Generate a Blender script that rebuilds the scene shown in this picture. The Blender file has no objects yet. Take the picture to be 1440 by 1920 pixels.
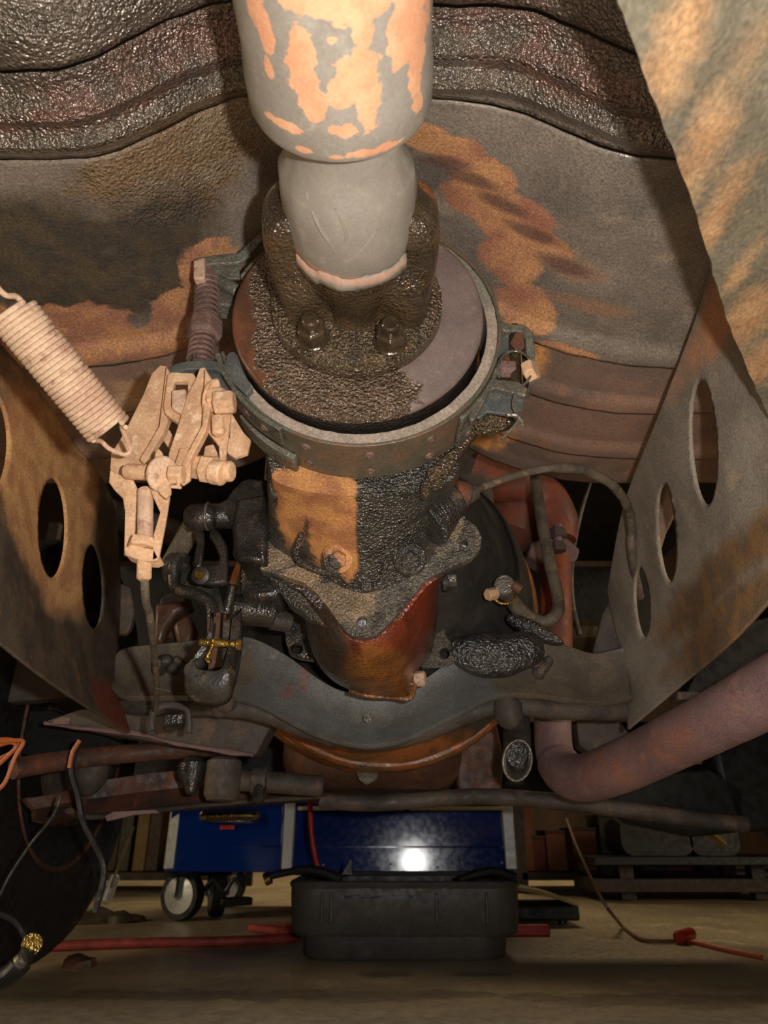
import bpy, bmesh, math, random
from mathutils import Vector, Matrix, noise
from mathutils.geometry import tessellate_polygon
random.seed(7)
PI = math.pi
SC = bpy.context.scene
COL = SC.collection

# ---------------------------------------------------------------- camera, light, exposure
F = 1330.0                      # focal length in pixels of a 1440x1920 frame
TH = math.radians(24.3)         # camera looks up by this much
CAM = Vector((0, 0, .22))
FW = Vector((0, math.cos(TH), math.sin(TH))); UP = Vector((0, -math.sin(TH), math.cos(TH)))
cd = bpy.data.cameras.new('camera'); cam = bpy.data.objects.new('camera', cd); COL.objects.link(cam)
cam.location = CAM; cam.rotation_euler = (PI/2 + TH, 0, 0)
cd.sensor_fit = 'VERTICAL'; cd.sensor_height = 36; cd.sensor_width = 27; cd.lens = 36*F/1920
cd.clip_start = .01; cd.clip_end = 50
cd.dof.use_dof = True; cd.dof.focus_distance = .62; cd.dof.aperture_fstop = 11
SC.camera = cam
w = bpy.data.worlds.new('world'); SC.world = w; w.use_nodes = True
w.node_tree.nodes['Background'].inputs[0].default_value = (.9, .62, .38, 1)
w.node_tree.nodes['Background'].inputs[1].default_value = .005

def light(name, kind, loc, power, col=(1, 1, 1), size=.02, rot=(0, 0, 0)):
    d = bpy.data.lights.new(name, kind); d.energy = power; d.color = col
    if kind == 'AREA': d.shape = 'RECTANGLE'; d.size = size; d.size_y = size*.4
    else: d.shadow_soft_size = size
    o = bpy.data.objects.new(name, d); COL.objects.link(o); o.location = loc; o.rotation_euler = rot
    return o
# the flash of the camera, beside the lens; the warm shop lamp; two side fills added to brighten the floor
light('camera_flash', 'POINT', CAM + Vector((.052, 0, 0)) + UP*.022, 11, (1, .975, .94), .008)
light('shop_lamp', 'AREA', (.3, 4.0, 2.55), 40, (1, .80, .50), 1.6)
light('floor_fill_side', 'AREA', (-2.9, -.1, 1.15), 27, (1, .82, .56), 1.2, (0, math.radians(-72), math.radians(20)))
light('floor_fill_side', 'AREA', (2.9, -.1, 1.15), 27, (1, .82, .56), 1.2, (0, math.radians(72), math.radians(-20)))
vs = SC.view_settings; vs.view_transform = 'Standard'; vs.look = 'None'; vs.exposure = 0; vs.gamma = 1; vs.use_curve_mapping = False

# ---------------------------------------------------------------- helpers
def V(px, py, Y):
    """world point seen at pixel px,py on the upright plane y=Y"""
    d = FW + UP*((960-py)/F) + Vector(((px-720)/F, 0, 0))
    return CAM + d*(Y/d.y)
def pix(p):
    q = p-CAM; D = q.dot(FW); return 720 + F*q.x/D, 960 - F*q.dot(UP)/D
def depth(p): return (p-CAM).dot(FW)

def lin(c):
    def f(v):
        v /= 255.0; return v/12.92 if v <= .04045 else ((v+.055)/1.055)**2.4
    return (f(c[0]), f(c[1]), f(c[2]), 1)

LIN = lin
class MB:
    def __init__(s): s.v = []; s.f = []
    def add(s, vs, fs):
        n = len(s.v); s.v += [Vector(a) for a in vs]; s.f += [tuple(i+n for i in f) for f in fs]; return s
    def loft(s, rings, closed=True, caps=True):
        n = len(rings[0]); v = [p for r in rings for p in r]; f = []
        for i in range(len(rings)-1):
            for j in range(n if closed else n-1):
                k = (j+1) % n; f.append((i*n+j, i*n+k, (i+1)*n+k, (i+1)*n+j))
        if closed and caps: f.append(tuple(range(n))[::-1]); f.append(tuple((len(rings)-1)*n+j for j in range(n)))
        return s.add(v, f)
    def tube(s, pts, r, seg=12, caps=True, flat=1):
        pts = [Vector(p) for p in pts]; n = len(pts)
        rs = r if isinstance(r, (list, tuple)) else [r]*n
        t0 = (pts[1]-pts[0]).normalized(); a = Vector((0, 0, 1)) if abs(t0.z) < .9 else Vector((1, 0, 0))
        u = t0.cross(a).normalized(); rings = []
        for i, p in enumerate(pts):
            t = (pts[min(i+1, n-1)]-pts[max(i-1, 0)])
            t = t.normalized() if t.length > 1e-9 else t0
            u = (u - t*u.dot(t)).normalized(); w_ = t.cross(u)
            rings.append([p + (u*math.cos(2*PI*k/seg) + w_*flat*math.sin(2*PI*k/seg))*rs[i] for k in range(seg)])
        return s.loft(rings, True, caps)
    def lathe(s, prof, o, ax, seg=24, start=0.0, sweep=2*PI, up=None):
        o = Vector(o); ax = Vector(ax).normalized()
        a = up or (Vector((0, 0, 1)) if abs(ax.z) < .9 else Vector((1, 0, 0)))
        u = (a - ax*a.dot(ax)).normalized(); w_ = ax.cross(u); full = abs(sweep-2*PI) < 1e-6
        m = seg if full else seg+1
        rings = [[o + ax*t + (u*math.cos(start+sweep*k/seg) + w_*math.sin(start+sweep*k/seg))*max(r, 1e-5) for k in range(m)] for t, r in prof]
        s.loft(rings, full, full); return s
    def cyl(s, a, b, r, seg=16, bev=.12, r2=None):
        a = Vector(a); b = Vector(b); L = (b-a).length; r2 = r if r2 is None else r2; e = min(r*bev, L*.3)
        return s.lathe([(0, r-e), (e, r), (L-e, r2), (L, r2-e)], a, b-a, seg)
    def box(s, c, size, rot=None):
        c = Vector(c); x, y, z = [q/2 for q in size]
        p = [Vector((i*x, j*y, k*z)) for i in (-1, 1) for j in (-1, 1) for k in (-1, 1)]
        if rot: p = [rot @ q for q in p]
        return s.add([c+q for q in p], [(0, 1, 3, 2), (4, 6, 7, 5), (0, 4, 5, 1), (2, 3, 7, 6), (0, 2, 6, 4), (1, 5, 7, 3)])
    def prism(s, poly, vec, holes=()):
        """flat outline (with holes) given thickness along vec"""
        poly = [Vector(p) for p in poly]; vec = Vector(vec); loops = [poly] + [[Vector(p) for p in h] for h in holes]
        flat = [p for l in loops for p in l]; n = len(flat); f = []
        bm = bmesh.new(); vs_ = [bm.verts.new(p) for p in flat]; k = 0
        for l in loops:
            m = len(l)
            for i in range(m): bm.edges.new((vs_[k+i], vs_[k+(i+1) % m]))
            k += m
        bm.verts.index_update()
        bmesh.ops.triangle_fill(bm, use_beauty=True, edges=bm.edges[:])
        for q in bm.faces:
            t = [v.index for v in q.verts]; f.append(tuple(t)); f.append(tuple(i+n for i in t[::-1]))
        bm.free()
        k = 0
        for l in loops:
            m = len(l)
            for i in range(m): j = (i+1) % m; f.append((k+i, k+j, k+j+n, k+i+n))
            k += m
        return s.add(flat + [p+vec for p in flat], f)
    def coil(s, a, b, R, r, turns, seg=14, rs=7):
        a = Vector(a); b = Vector(b); ax = (b-a).normalized(); q = Vector((0, 0, 1)) if abs(ax.z) < .9 else Vector((1, 0, 0))
        u = ax.cross(q).normalized(); w_ = ax.cross(u); N = int(turns*seg)
        return s.tube([a+(b-a)*(i/N) + (u*math.cos(2*PI*i/seg) + w_*math.sin(2*PI*i/seg))*R for i in range(N+1)], r, rs)

def smooth_pts(p, n=6):
    p = [Vector(q) for q in p]; out = []
    for i in range(len(p)-1):
        a = p[max(i-1, 0)]; b = p[i]; c = p[i+1]; d = p[min(i+2, len(p)-1)]
        for k in range(n):
            t = k/n; out.append(.5*((2*b) + (c-a)*t + (2*a-5*b+4*c-d)*t*t + (3*b-a-3*c+d)*t**3))
    return out + [p[-1]]
def PX(lst, Y=None, n=0):
    """pixel list [(px,py[,Y])] -> world points"""
    q = [V(a[0], a[1], a[2] if len(a) > 2 else Y) for a in lst]
    return smooth_pts(q, n) if n else q
def circ_px(cx, cy, r, Y, n=14, ry=None):
    return [V(cx+r*math.cos(2*PI*k/n), cy+(ry or r)*math.sin(2*PI*k/n), Y) for k in range(n)]

OFF = {}; XF = {}
def make(name, mb, mat, parent=None, bev=0, sharp=38, flat=False, sub=0, solid=0, disp=None):
    if parent is None:
        xs = [p.x for p in mb.v]; ys = [p.y for p in mb.v]; zs = [p.z for p in mb.v]
        off = Vector(((min(xs)+max(xs))/2, (min(ys)+max(ys))/2, min(zs)))
    else: off = OFF[parent.name]
    if parent is not None and XF.get(parent.name):
        mb.v = [XF[parent.name](q) for q in mb.v]
    me = bpy.data.meshes.new(name); me.from_pydata([p-off for p in mb.v], [], mb.f)
    bm = bmesh.new(); bm.from_mesh(me); bmesh.ops.remove_doubles(bm, verts=bm.verts, dist=1e-6); bmesh.ops.recalc_face_normals(bm, faces=bm.faces)
    if disp:
        for v in bm.verts: v.co += disp(v.co+off, v.normal)
    bm.to_mesh(me); bm.free()
    me.materials.append(mat)
    if not flat:
        for p in me.polygons: p.use_smooth = True
        me.set_sharp_from_angle(angle=math.radians(sharp))
    o = bpy.data.objects.new(name, me); COL.objects.link(o); OFF[o.name] = off
    if parent is None: o.location = off
    else: o.parent = parent
    if solid:
        m = o.modifiers.new('thickness', 'SOLIDIFY'); m.thickness = solid; m.offset = 0
    if bev:
        m = o.modifiers.new('bevel', 'BEVEL'); m.width = bev; m.segments = 2; m.limit_method = 'ANGLE'; m.angle_limit = math.radians(40)
    if sub:
        m = o.modifiers.new('subdivision', 'SUBSURF'); m.levels = sub; m.render_levels = sub
    return o
def thing(name, label, cat, loc, group=None):
    o = bpy.data.objects.new(name, None); COL.objects.link(o); o.location = loc; o.empty_display_size = .02
    OFF[o.name] = Vector(loc); return tag(o, label, cat, group)
def tag(o, label=None, cat=None, group=None, kind=None):
    if label: o['label'] = label
    if cat: o['category'] = cat
    if group: o['group'] = group
    if kind: o['kind'] = kind
    return o
def lab(o, s): o['label'] = s; return o

# ---------------------------------------------------------------- materials
BUMPK = 1.0
def mat(name, cols, scale=25, rough=.55, rvar=.2, metal=0.0, bump=.5, bscale=380, bdist=.0009, blobs=(), fine=.35,
        stretch=(1, 1, 1), detail=6, coat=0.0, spec=.5, fscale=500, rscale=70, bcoarse=.35):
    name, gain = name if isinstance(name, tuple) else (name, 1.0)
    def lin(c, g=gain): q = LIN(c); return (q[0]*g, q[1]*g, q[2]*g, 1)
    bscale = max(bscale, 60)
    m = bpy.data.materials.new(name); m.use_nodes = True; nt = m.node_tree; N = nt.nodes; L = nt.links
    b = N['Principled BSDF']
    def nd(t, **k):
        n = N.new(t)
        for a, v in k.items(): setattr(n, a, v)
        return n
    geo = nd('ShaderNodeNewGeometry'); mp = nd('ShaderNodeMapping'); mp.inputs['Scale'].default_value = stretch
    L.new(geo.outputs['Position'], mp.inputs['Vector'])
    def nz(sc, det=4, rg=.55, src=None, dist=0):
        n = nd('ShaderNodeTexNoise'); n.inputs['Scale'].default_value = sc; n.inputs['Detail'].default_value = det
        n.inputs['Roughness'].default_value = rg; n.inputs['Distortion'].default_value = dist
        L.new(src or mp.outputs[0], n.inputs['Vector']); return n.outputs[0]
    def math_(op, a, c=None, d=None):
        n = nd('ShaderNodeMath', operation=op)
        for i, q in enumerate((a, c, d)):
            if q is None: continue
            if isinstance(q, (int, float)): n.inputs[i].default_value = q
            else: L.new(q, n.inputs[i])
        return n.outputs[0]
    def mapr(x, a, c, d=0., e=1., sm=True):
        n = nd('ShaderNodeMapRange'); n.interpolation_type = 'SMOOTHSTEP' if sm else 'LINEAR'; L.new(x, n.inputs[0])
        for i, q in enumerate((a, c, d, e)): n.inputs[i+1].default_value = q
        return n.outputs[0]
    def mix(fac, a, c, mode='MIX'):
        n = nd('ShaderNodeMix', data_type='RGBA', blend_type=mode)
        if isinstance(fac, (int, float)): n.inputs[0].default_value = fac
        else: L.new(fac, n.inputs[0])
        for i, q in ((6, a), (7, c)):
            if isinstance(q, tuple): n.inputs[i].default_value = q
            else: L.new(q, n.inputs[i])
        return n.outputs[2]
    n1 = nz(scale, detail, .6)
    col = lin(cols[0])
    if len(cols) > 1: col = mix(mapr(n1, .38, .62), lin(cols[0]), lin(cols[1]))
    if len(cols) > 2: col = mix(mapr(nz(scale*2.3, detail, .65), .54, .68), col, lin(cols[2]))
    rg = mapr(nz(rscale, 4), .35, .65, max(.04, rough-rvar), min(1, rough+rvar))
    cache = {}
    bmf = None; bd = .0062*BUMPK; bstr = min(1, bump*(.16 if rough > .35 and metal < .45 else 1.0))
    for B in blobs:
        key = (B.get('ns', 28), B.get('nd', 6)); 
        if key not in cache: cache[key] = nz(key[0], key[1], .62, src=geo.outputs['Position'])
        nn = cache[key]; cur = None
        for c, r in B['ell']:
            s1 = nd('ShaderNodeVectorMath', operation='SUBTRACT'); L.new(geo.outputs['Position'], s1.inputs[0]); s1.inputs[1].default_value = c
            s2 = nd('ShaderNodeVectorMath', operation='DIVIDE'); L.new(s1.outputs[0], s2.inputs[0]); s2.inputs[1].default_value = r if isinstance(r, tuple) else (r, r, r)
            s3 = nd('ShaderNodeVectorMath', operation='LENGTH'); L.new(s2.outputs[0], s3.inputs[0])
            cur = s3.outputs[1] if cur is None else math_('MINIMUM', cur, s3.outputs[1])
        dd = math_('MULTIPLY_ADD', math_('SUBTRACT', nn, .5), B.get('amp', 1.6), cur)
        so = B.get('soft', .12); mk = mapr(dd, 1-so, 1+so, 1., 0.)
        if B.get('op', 1) < 1: mk = math_('MULTIPLY', mk, B['op'])
        if B.get('col') is not None:
            c1 = lin(B['col'])
            if B.get('col2'): c1 = mix(mapr(nz(B.get('cs', 40), 5), .4, .62), c1, lin(B['col2']))
            col = mix(mk, col, c1)
        if B.get('bump') is not None:
            n = nd('ShaderNodeMix', data_type='FLOAT'); L.new(mk, n.inputs[0]); n.inputs[3].default_value = B['bump']
            if bmf is None: n.inputs[2].default_value = bstr
            else: L.new(bmf, n.inputs[2])
            bmf = n.outputs[0]
        if B.get('metal') is not None:
            for sk, base, tgt in (('Metallic', metal, B['metal']), ('Coat Weight', .9 if metal > .4 else 0, 1 if B['metal'] > 0 else 0)):
                n = nd('ShaderNodeMix', data_type='FLOAT'); L.new(mk, n.inputs[0]); n.inputs[3].default_value = tgt
                if b.inputs[sk].is_linked: L.new(b.inputs[sk].links[0].from_socket, n.inputs[2])
                else: n.inputs[2].default_value = base
                L.new(n.outputs[0], b.inputs[sk])
            b.inputs['Coat Roughness'].default_value = .24; b.inputs['Coat IOR'].default_value = 1.7
        if B.get('rough') is not None:
            n = nd('ShaderNodeMix', data_type='FLOAT'); L.new(mk, n.inputs[0]); L.new(rg, n.inputs[2]); n.inputs[3].default_value = B['rough']; rg = n.outputs[0]
    f1 = nz(fscale, 3, .6)
    col = mix(1.0, col, mapr(f1, .3, .7, 1-fine, 1+fine*.7, sm=False), 'MULTIPLY')
    L.new(col, b.inputs['Base Color']); L.new(rg, b.inputs['Roughness'])
    if not b.inputs['Metallic'].is_linked: b.inputs['Metallic'].default_value = metal
    b.inputs['Specular IOR Level'].default_value = spec
    if coat: b.inputs['Coat Weight'].default_value = coat; b.inputs['Coat Roughness'].default_value = .12
    if bump:
        h = math_('ADD', nz(bscale, 1.5, .6), math_('MULTIPLY', nz(bscale/7, 4, .6), bcoarse*2))
        bp = nd('ShaderNodeBump'); bp.inputs['Strength'].default_value = bstr; bp.inputs['Distance'].default_value = bd
        if bmf is not None: L.new(bmf, bp.inputs['Strength'])
        L.new(h, bp.inputs['Height']); L.new(bp.outputs[0], b.inputs['Normal']); L.new(bp.outputs[0], b.inputs['Coat Normal'])
        if bstr > .5: b.inputs['Coat Weight'].default_value = .9; b.inputs['Coat Roughness'].default_value = .24; b.inputs['Coat IOR'].default_value = 1.7
    return m
def W(px, py, Y): return tuple(V(px, py, Y))
# ---- painted and bare metals; the stains are where the grease and rust sit on the parts
WET = dict(col=(58, 46, 34), col2=(84, 62, 40), rough=.17)
M = {}
M['grease'] = mat(('greasy_black_iron', 1.5), [(58, 52, 45), (36, 32, 28), (88, 74, 58)], 30, .42, .2, bump=.9, bdist=.0011)
M['wet_grease'] = mat(('wet_black_iron', 1.2), [(66, 60, 54), (44, 40, 36), (86, 68, 50)], 30, .33, .1, metal=.4, bump=.24, coat=.3, bscale=400, bdist=.0011)
M['dark'] = mat(('dark_dusty_steel', 1.7), [(70, 62, 55), (50, 44, 39), (84, 66, 52)], 14, .62, .15, bump=.5)
M['brown'] = mat(('brown_rusty_steel', 1.3), [(98, 62, 46), (66, 48, 40), (120, 70, 44)], 16, .6, .15, bump=.6)
M['tan'] = mat(('tan_dust_on_steel', 1.3), [(200, 160, 124), (178, 138, 106), (210, 180, 148)], 45, .7, .12, bump=.5, fine=.22)
M['pinkdust'] = mat(('pinkish_dusty_spring_steel', 1.1), [(196, 158, 134), (214, 182, 152), (170, 128, 108)], 40, .62, .12, bump=.4, fine=.2)
M['oldspring'] = mat('dull_rose_brown_steel', [(132, 102, 92), (104, 80, 72), (150, 118, 104)], 40, .6, .12, bump=.5)
M['steel'] = mat('worn_steel', [(150, 142, 130), (118, 108, 96)], 30, .4, .12, metal=.6, bump=.3)
M['brass'] = mat('brassy_zinc', [(196, 160, 84), (140, 108, 50)], 60, .3, .1, metal=.8, bump=.3)
M['rubber'] = mat('black_rubber', [(34, 31, 29), (26, 24, 22)], 12, .6, .15, bump=.4)
M['hose'] = mat(('dusty_cable_cover', 1.6), [(92, 82, 68), (70, 62, 52), (112, 92, 70)], 40, .6, .12, bump=.7)
M['black'] = mat(('black_plastic', 0.6), [(26, 24, 23), (34, 31, 29)], 10, .5, .1, bump=.2)
M['tread'] = mat('floor_dirt_black', [(30, 26, 23)], 10, .8, .1)

tubeblob = [((-.085+.012, .26, .6), (.001, .001, .001))]
def PB(lst, Y, **k): return dict(ell=[(W(q[0], q[1], Y), (q[2], q[4] if len(q) > 4 else 1.0, q[3])) for q in lst], **k)
# the propeller shaft: pale grey paint flaking off down to pinkish primer
def OP(px, py, rx, ry, h=.475, rz=.5):
    d = FW + UP*((960-py)/F) + Vector(((px-720)/F, 0, 0)); q = CAM + d*(h/d.z); return ((q.x, q.y, q.z), (rx, ry, rz))
M['shaft'] = mat('flaking_grey_paint', [(158, 148, 136), (146, 136, 124), (170, 160, 146)], 18, .6, .08, bump=.35, fine=.12, blobs=[
    dict(ell=[OP(566, 90, .006, .016, .338, .05), OP(566, 140, .008, .016, .338, .05), OP(585, 195, .009, .009, .338, .05), OP(640, 175, .007, .009, .338, .05), OP(668, 140, .010, .014, .338, .05), OP(690, 190, .007, .018, .338, .05), OP(645, 235, .009, .004, .338, .05),
              OP(610, 8, .020, .006, .338, .05), OP(680, 20, .016, .008, .338, .05), OP(680, 65, .006, .007, .338, .05), OP(770, 40, .009, .035, .338, .05), OP(740, 70, .005, .007, .338, .05), OP(786, 130, .006, .03, .338, .05), OP(474, 30, .006, .012, .338, .05), OP(492, 70, .004, .014, .338, .05), OP(500, 150, .003, .006, .338, .05), OP(622, 72, .003, .002, .338, .05),
              OP(530, 245, .009, .003, .338, .05), OP(570, 282, .006, .002, .338, .05), OP(630, 288, .004, .0015, .338, .05), OP(700, 285, .014, .003, .338, .05), OP(785, 240, .004, .006, .338, .05)],
         col=(224, 160, 122), col2=(236, 178, 138), amp=2.2, ns=75, soft=.07)])
M['boot'] = mat('pale_grey_boot_paint', [(150, 140, 128), (140, 130, 118), (158, 146, 132)], 20, .62, .08, bump=.3, fine=.12,
    blobs=[dict(ell=[((-.05, .374, .575), (.026, .005, .05)), ((-.012, .376, .56), (.03, .0035, .05)), ((-.065, .368, .59), (.012, .006, .03))], col=(178, 142, 120), amp=1.6, ns=70, soft=.1)])
M['yoke'] = mat(('oily_brown_iron', 0.85), [(92, 74, 52), (64, 51, 37), (98, 66, 38)], 30, .24, .08, metal=.2, bump=.5, coat=.6, bscale=400, bdist=.0009, blobs=[
    PB([(800, 470, .012, .018), (700, 430, .02, .01), (770, 420, .012, .012)], .42, col=(176, 98, 44), col2=(130, 74, 36), rough=.2, amp=1.2, ns=60),
    PB([(525, 440, .018, .022)], .41, col=(150, 140, 126), rough=.6, amp=1.1, ns=60),
    PB([(655, 525, .012, .009)], .42, col=(140, 132, 118), rough=.5, amp=1.0, ns=60)])
M['flange'] = mat(('oily_flange_iron', 1.1), [(112, 94, 70), (86, 72, 54), (130, 98, 62)], 40, .3, .06, metal=.5, bump=1.0, bscale=400, bdist=.0014)
drumwet = dict(ell=[(W(520, 640, .46), (.020, .5, .036)), (W(560, 720, .46), (.026, .5, .026)), (W(660, 745, .46), (.05, .5, .034)), (W(700, 770, .46), (.030, .5, .02)), (W(500, 520, .46), (.013, .5, .05))], col=(104, 84, 66), col2=(126, 102, 82), rough=.3, amp=1.4, ns=60, soft=.08, bump=1.0, metal=.5)
M['drum'] = mat(('dull_drum_iron', 1.25), [(124, 106, 100), (112, 96, 90), (132, 114, 106)], 22, .42, .1, bump=.35, bscale=400, fine=.2, blobs=[
    dict(ell=[(W(470, 640, .46), (.034, .5, .085)), (W(510, 720, .46), (.03, .5, .04)), (W(455, 540, .46), (.03, .5, .05))], col=(112, 70, 48), col2=(84, 56, 42), rough=.3, amp=.8, ns=50), drumwet])
M['nut'] = mat('oily_dark_nut', [(84, 68, 48), (62, 50, 36)], 60, .25, .06, metal=.3, bump=.12, coat=.6)
M['drumedge'] = mat('black_oily_edge', [(46, 40, 36)], 30, .3, .1, bump=.4)
M['lining'] = mat(('chalky_brake_lining', 1.2), [(164, 146, 130), (146, 132, 118), (176, 156, 134)], 60, .75, .1, bump=.7, bscale=300, fine=.35, blobs=[
    PB([(900, 500, .03, .05), (820, 440, .03, .03)], .48, col=(128, 122, 108), amp=.9), PB([(440, 680, .02, .02)], .48, col=(140, 146, 134), amp=.8)])
M['band'] = mat(('green_brown_band_steel', 1.3), [(108, 88, 70), (92, 86, 70), (118, 88, 66)], 26, .42, .15, metal=.1, bump=.45, blobs=[
    PB([(450, 430, .03, .03), (500, 800, .035, .03), (900, 740, .04, .03)], .5, col=(98, 88, 70), col2=(90, 90, 76), amp=1.0, ns=40)])
M['teal'] = mat('worn_teal_paint', [(124, 122, 108), (94, 88, 76), (134, 116, 98)], 34, .34, .12, bump=.35, blobs=[
    PB([(420, 500, .022, .007)], .5, col=(46, 92, 120), col2=(60, 96, 108), amp=1.1, ns=70)])
M['bluegrey'] = mat('blue_grey_worn_paint', [(104, 104, 98), (84, 86, 84), (122, 112, 98)], 34, .4, .12, bump=.35)
tblobs = [
    dict(ell=[(W(620, 960, .6), (.026, .3, .045)), (W(560, 990, .62), (.018, .3, .020)), (W(650, 1030, .62), (.012, .3, .03))], col=(190, 134, 80), col2=(158, 104, 68), rough=.6, amp=1.2, ns=40, soft=.15, metal=0.0, bump=.2)]
M['case'] = mat(('oily_cast_case', 1.25), [(84, 78, 70), (60, 56, 50), (98, 86, 72)], 34, .34, .06, metal=.46, bump=.8, bscale=400, bdist=.0018, blobs=tblobs)
M['mflange'] = mat('gritty_flange_face', [(112, 104, 92), (74, 68, 62), (138, 124, 104)], 40, .34, .15, bump=.9, bscale=400, bdist=.0014, blobs=[
    PB([(640, 1130, .035, .02), (560, 1090, .02, .012), (850, 960, .01, .03), (510, 1050, .02, .01)], .64, col=(174, 146, 112), col2=(140, 118, 92), amp=1.4, ns=60)])
M['belly'] = mat(('oil_soaked_belly', 1.0), [(60, 44, 32), (46, 36, 29), (76, 52, 34)], 16, .3, .12, bump=.35, bdist=.0007, coat=.4, blobs=[
    dict(ell=[(W(745, 1170, .72), (.034, .3, .06)), (W(730, 1240, .77), (.04, .3, .04)), (W(790, 1120, .72), (.018, .3, .05))], col=(140, 54, 20), col2=(112, 46, 20), rough=.25, amp=.8, ns=22, soft=.3, cs=18),
    dict(ell=[(W(735, 1285, .79), (.045, .3, .016)), (W(690, 1200, .72), (.02, .2, .012))], col=(152, 98, 38), col2=(120, 74, 30), amp=.7, ns=30, soft=.3, op=.8)])
M['bell'] = mat(('dusty_bell_iron', 0.75), [(74, 68, 60), (60, 55, 49), (86, 76, 64)], 24, .7, .1, bump=.7, bscale=360, bdist=.0012, blobs=[
    dict(ell=[((-.01, 1.02, .29), (.26, .08, .06))], col=(196, 118, 62), col2=(140, 96, 58), rough=.4, amp=.5, ns=20, soft=.2)])
M['flycover'] = mat(('orange_brown_cover', 1.15), [(150, 88, 44), (104, 74, 44), (176, 92, 40)], 16, .38, .12, bump=.4)
M['pan_rust'] = mat(('rusty_sump', 1.4), [(84, 56, 42), (66, 46, 37), (108, 66, 44)], 12, .42, .12, bump=.4)
M['xmember'] = mat(('scuffed_dark_paint', 1.9), [(92, 91, 88), (82, 80, 77), (98, 94, 88)], 20, .42, .12, metal=.15, bump=.35, stretch=(1, 1, 1), blobs=[
    PB([(570, 1270, .005, .02), (540, 1300, .008, .008)], .87, col=(112, 72, 62), amp=2.0, ns=60, op=.5, soft=.3),
    PB([(300, 1260, .12, .05), (1080, 1260, .11, .05)], .87, col=(78, 70, 60), col2=(90, 80, 66), rough=.7, amp=.6, ns=30)])
M['rail_l'] = mat(('brown_frame_steel', 1.2), [(92, 78, 62), (72, 62, 52), (110, 84, 60)], 20, .65, .12, bump=.6, blobs=[
    dict(ell=[(W(60, 900, .60), (.055, .1, .085)), (W(120, 1050, .66), (.022, .1, .05)), (W(160, 940, .68), (.02, .06, .07))], col=(206, 156, 104), col2=(184, 130, 86), amp=.8, ns=22, soft=.25),
    dict(ell=[(W(230, 1330, .88), (.05, .1, .03))], col=(118, 58, 38), amp=1.2, ns=40, soft=.3)])
M['rail_r'] = mat(('grey_brown_frame_steel', 2.1), [(114, 105, 94), (99, 90, 80), (122, 109, 92)], 16, .7, .1, bump=.6, blobs=[
    dict(ell=[(W(1400, 1080, .62), (.04, .2, .03)), (W(1330, 1180, .64), (.05, .2, .03))], col=(104, 78, 50), col2=(84, 68, 52), amp=1.2, ns=24, soft=.3),
    dict(ell=[(W(1310, 640, .5), (.012, .1, .03))], col=(150, 104, 72), amp=1.0, ns=40, soft=.4)])
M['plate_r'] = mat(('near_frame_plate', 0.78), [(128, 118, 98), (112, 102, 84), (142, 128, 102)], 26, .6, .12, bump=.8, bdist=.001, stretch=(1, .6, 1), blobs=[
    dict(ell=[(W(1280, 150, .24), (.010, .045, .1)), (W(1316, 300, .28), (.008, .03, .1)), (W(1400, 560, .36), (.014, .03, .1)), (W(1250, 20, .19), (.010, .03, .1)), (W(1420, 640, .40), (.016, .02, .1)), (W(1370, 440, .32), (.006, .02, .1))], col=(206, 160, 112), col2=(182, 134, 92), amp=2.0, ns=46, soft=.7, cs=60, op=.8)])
red = (112, 66, 50)
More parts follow.
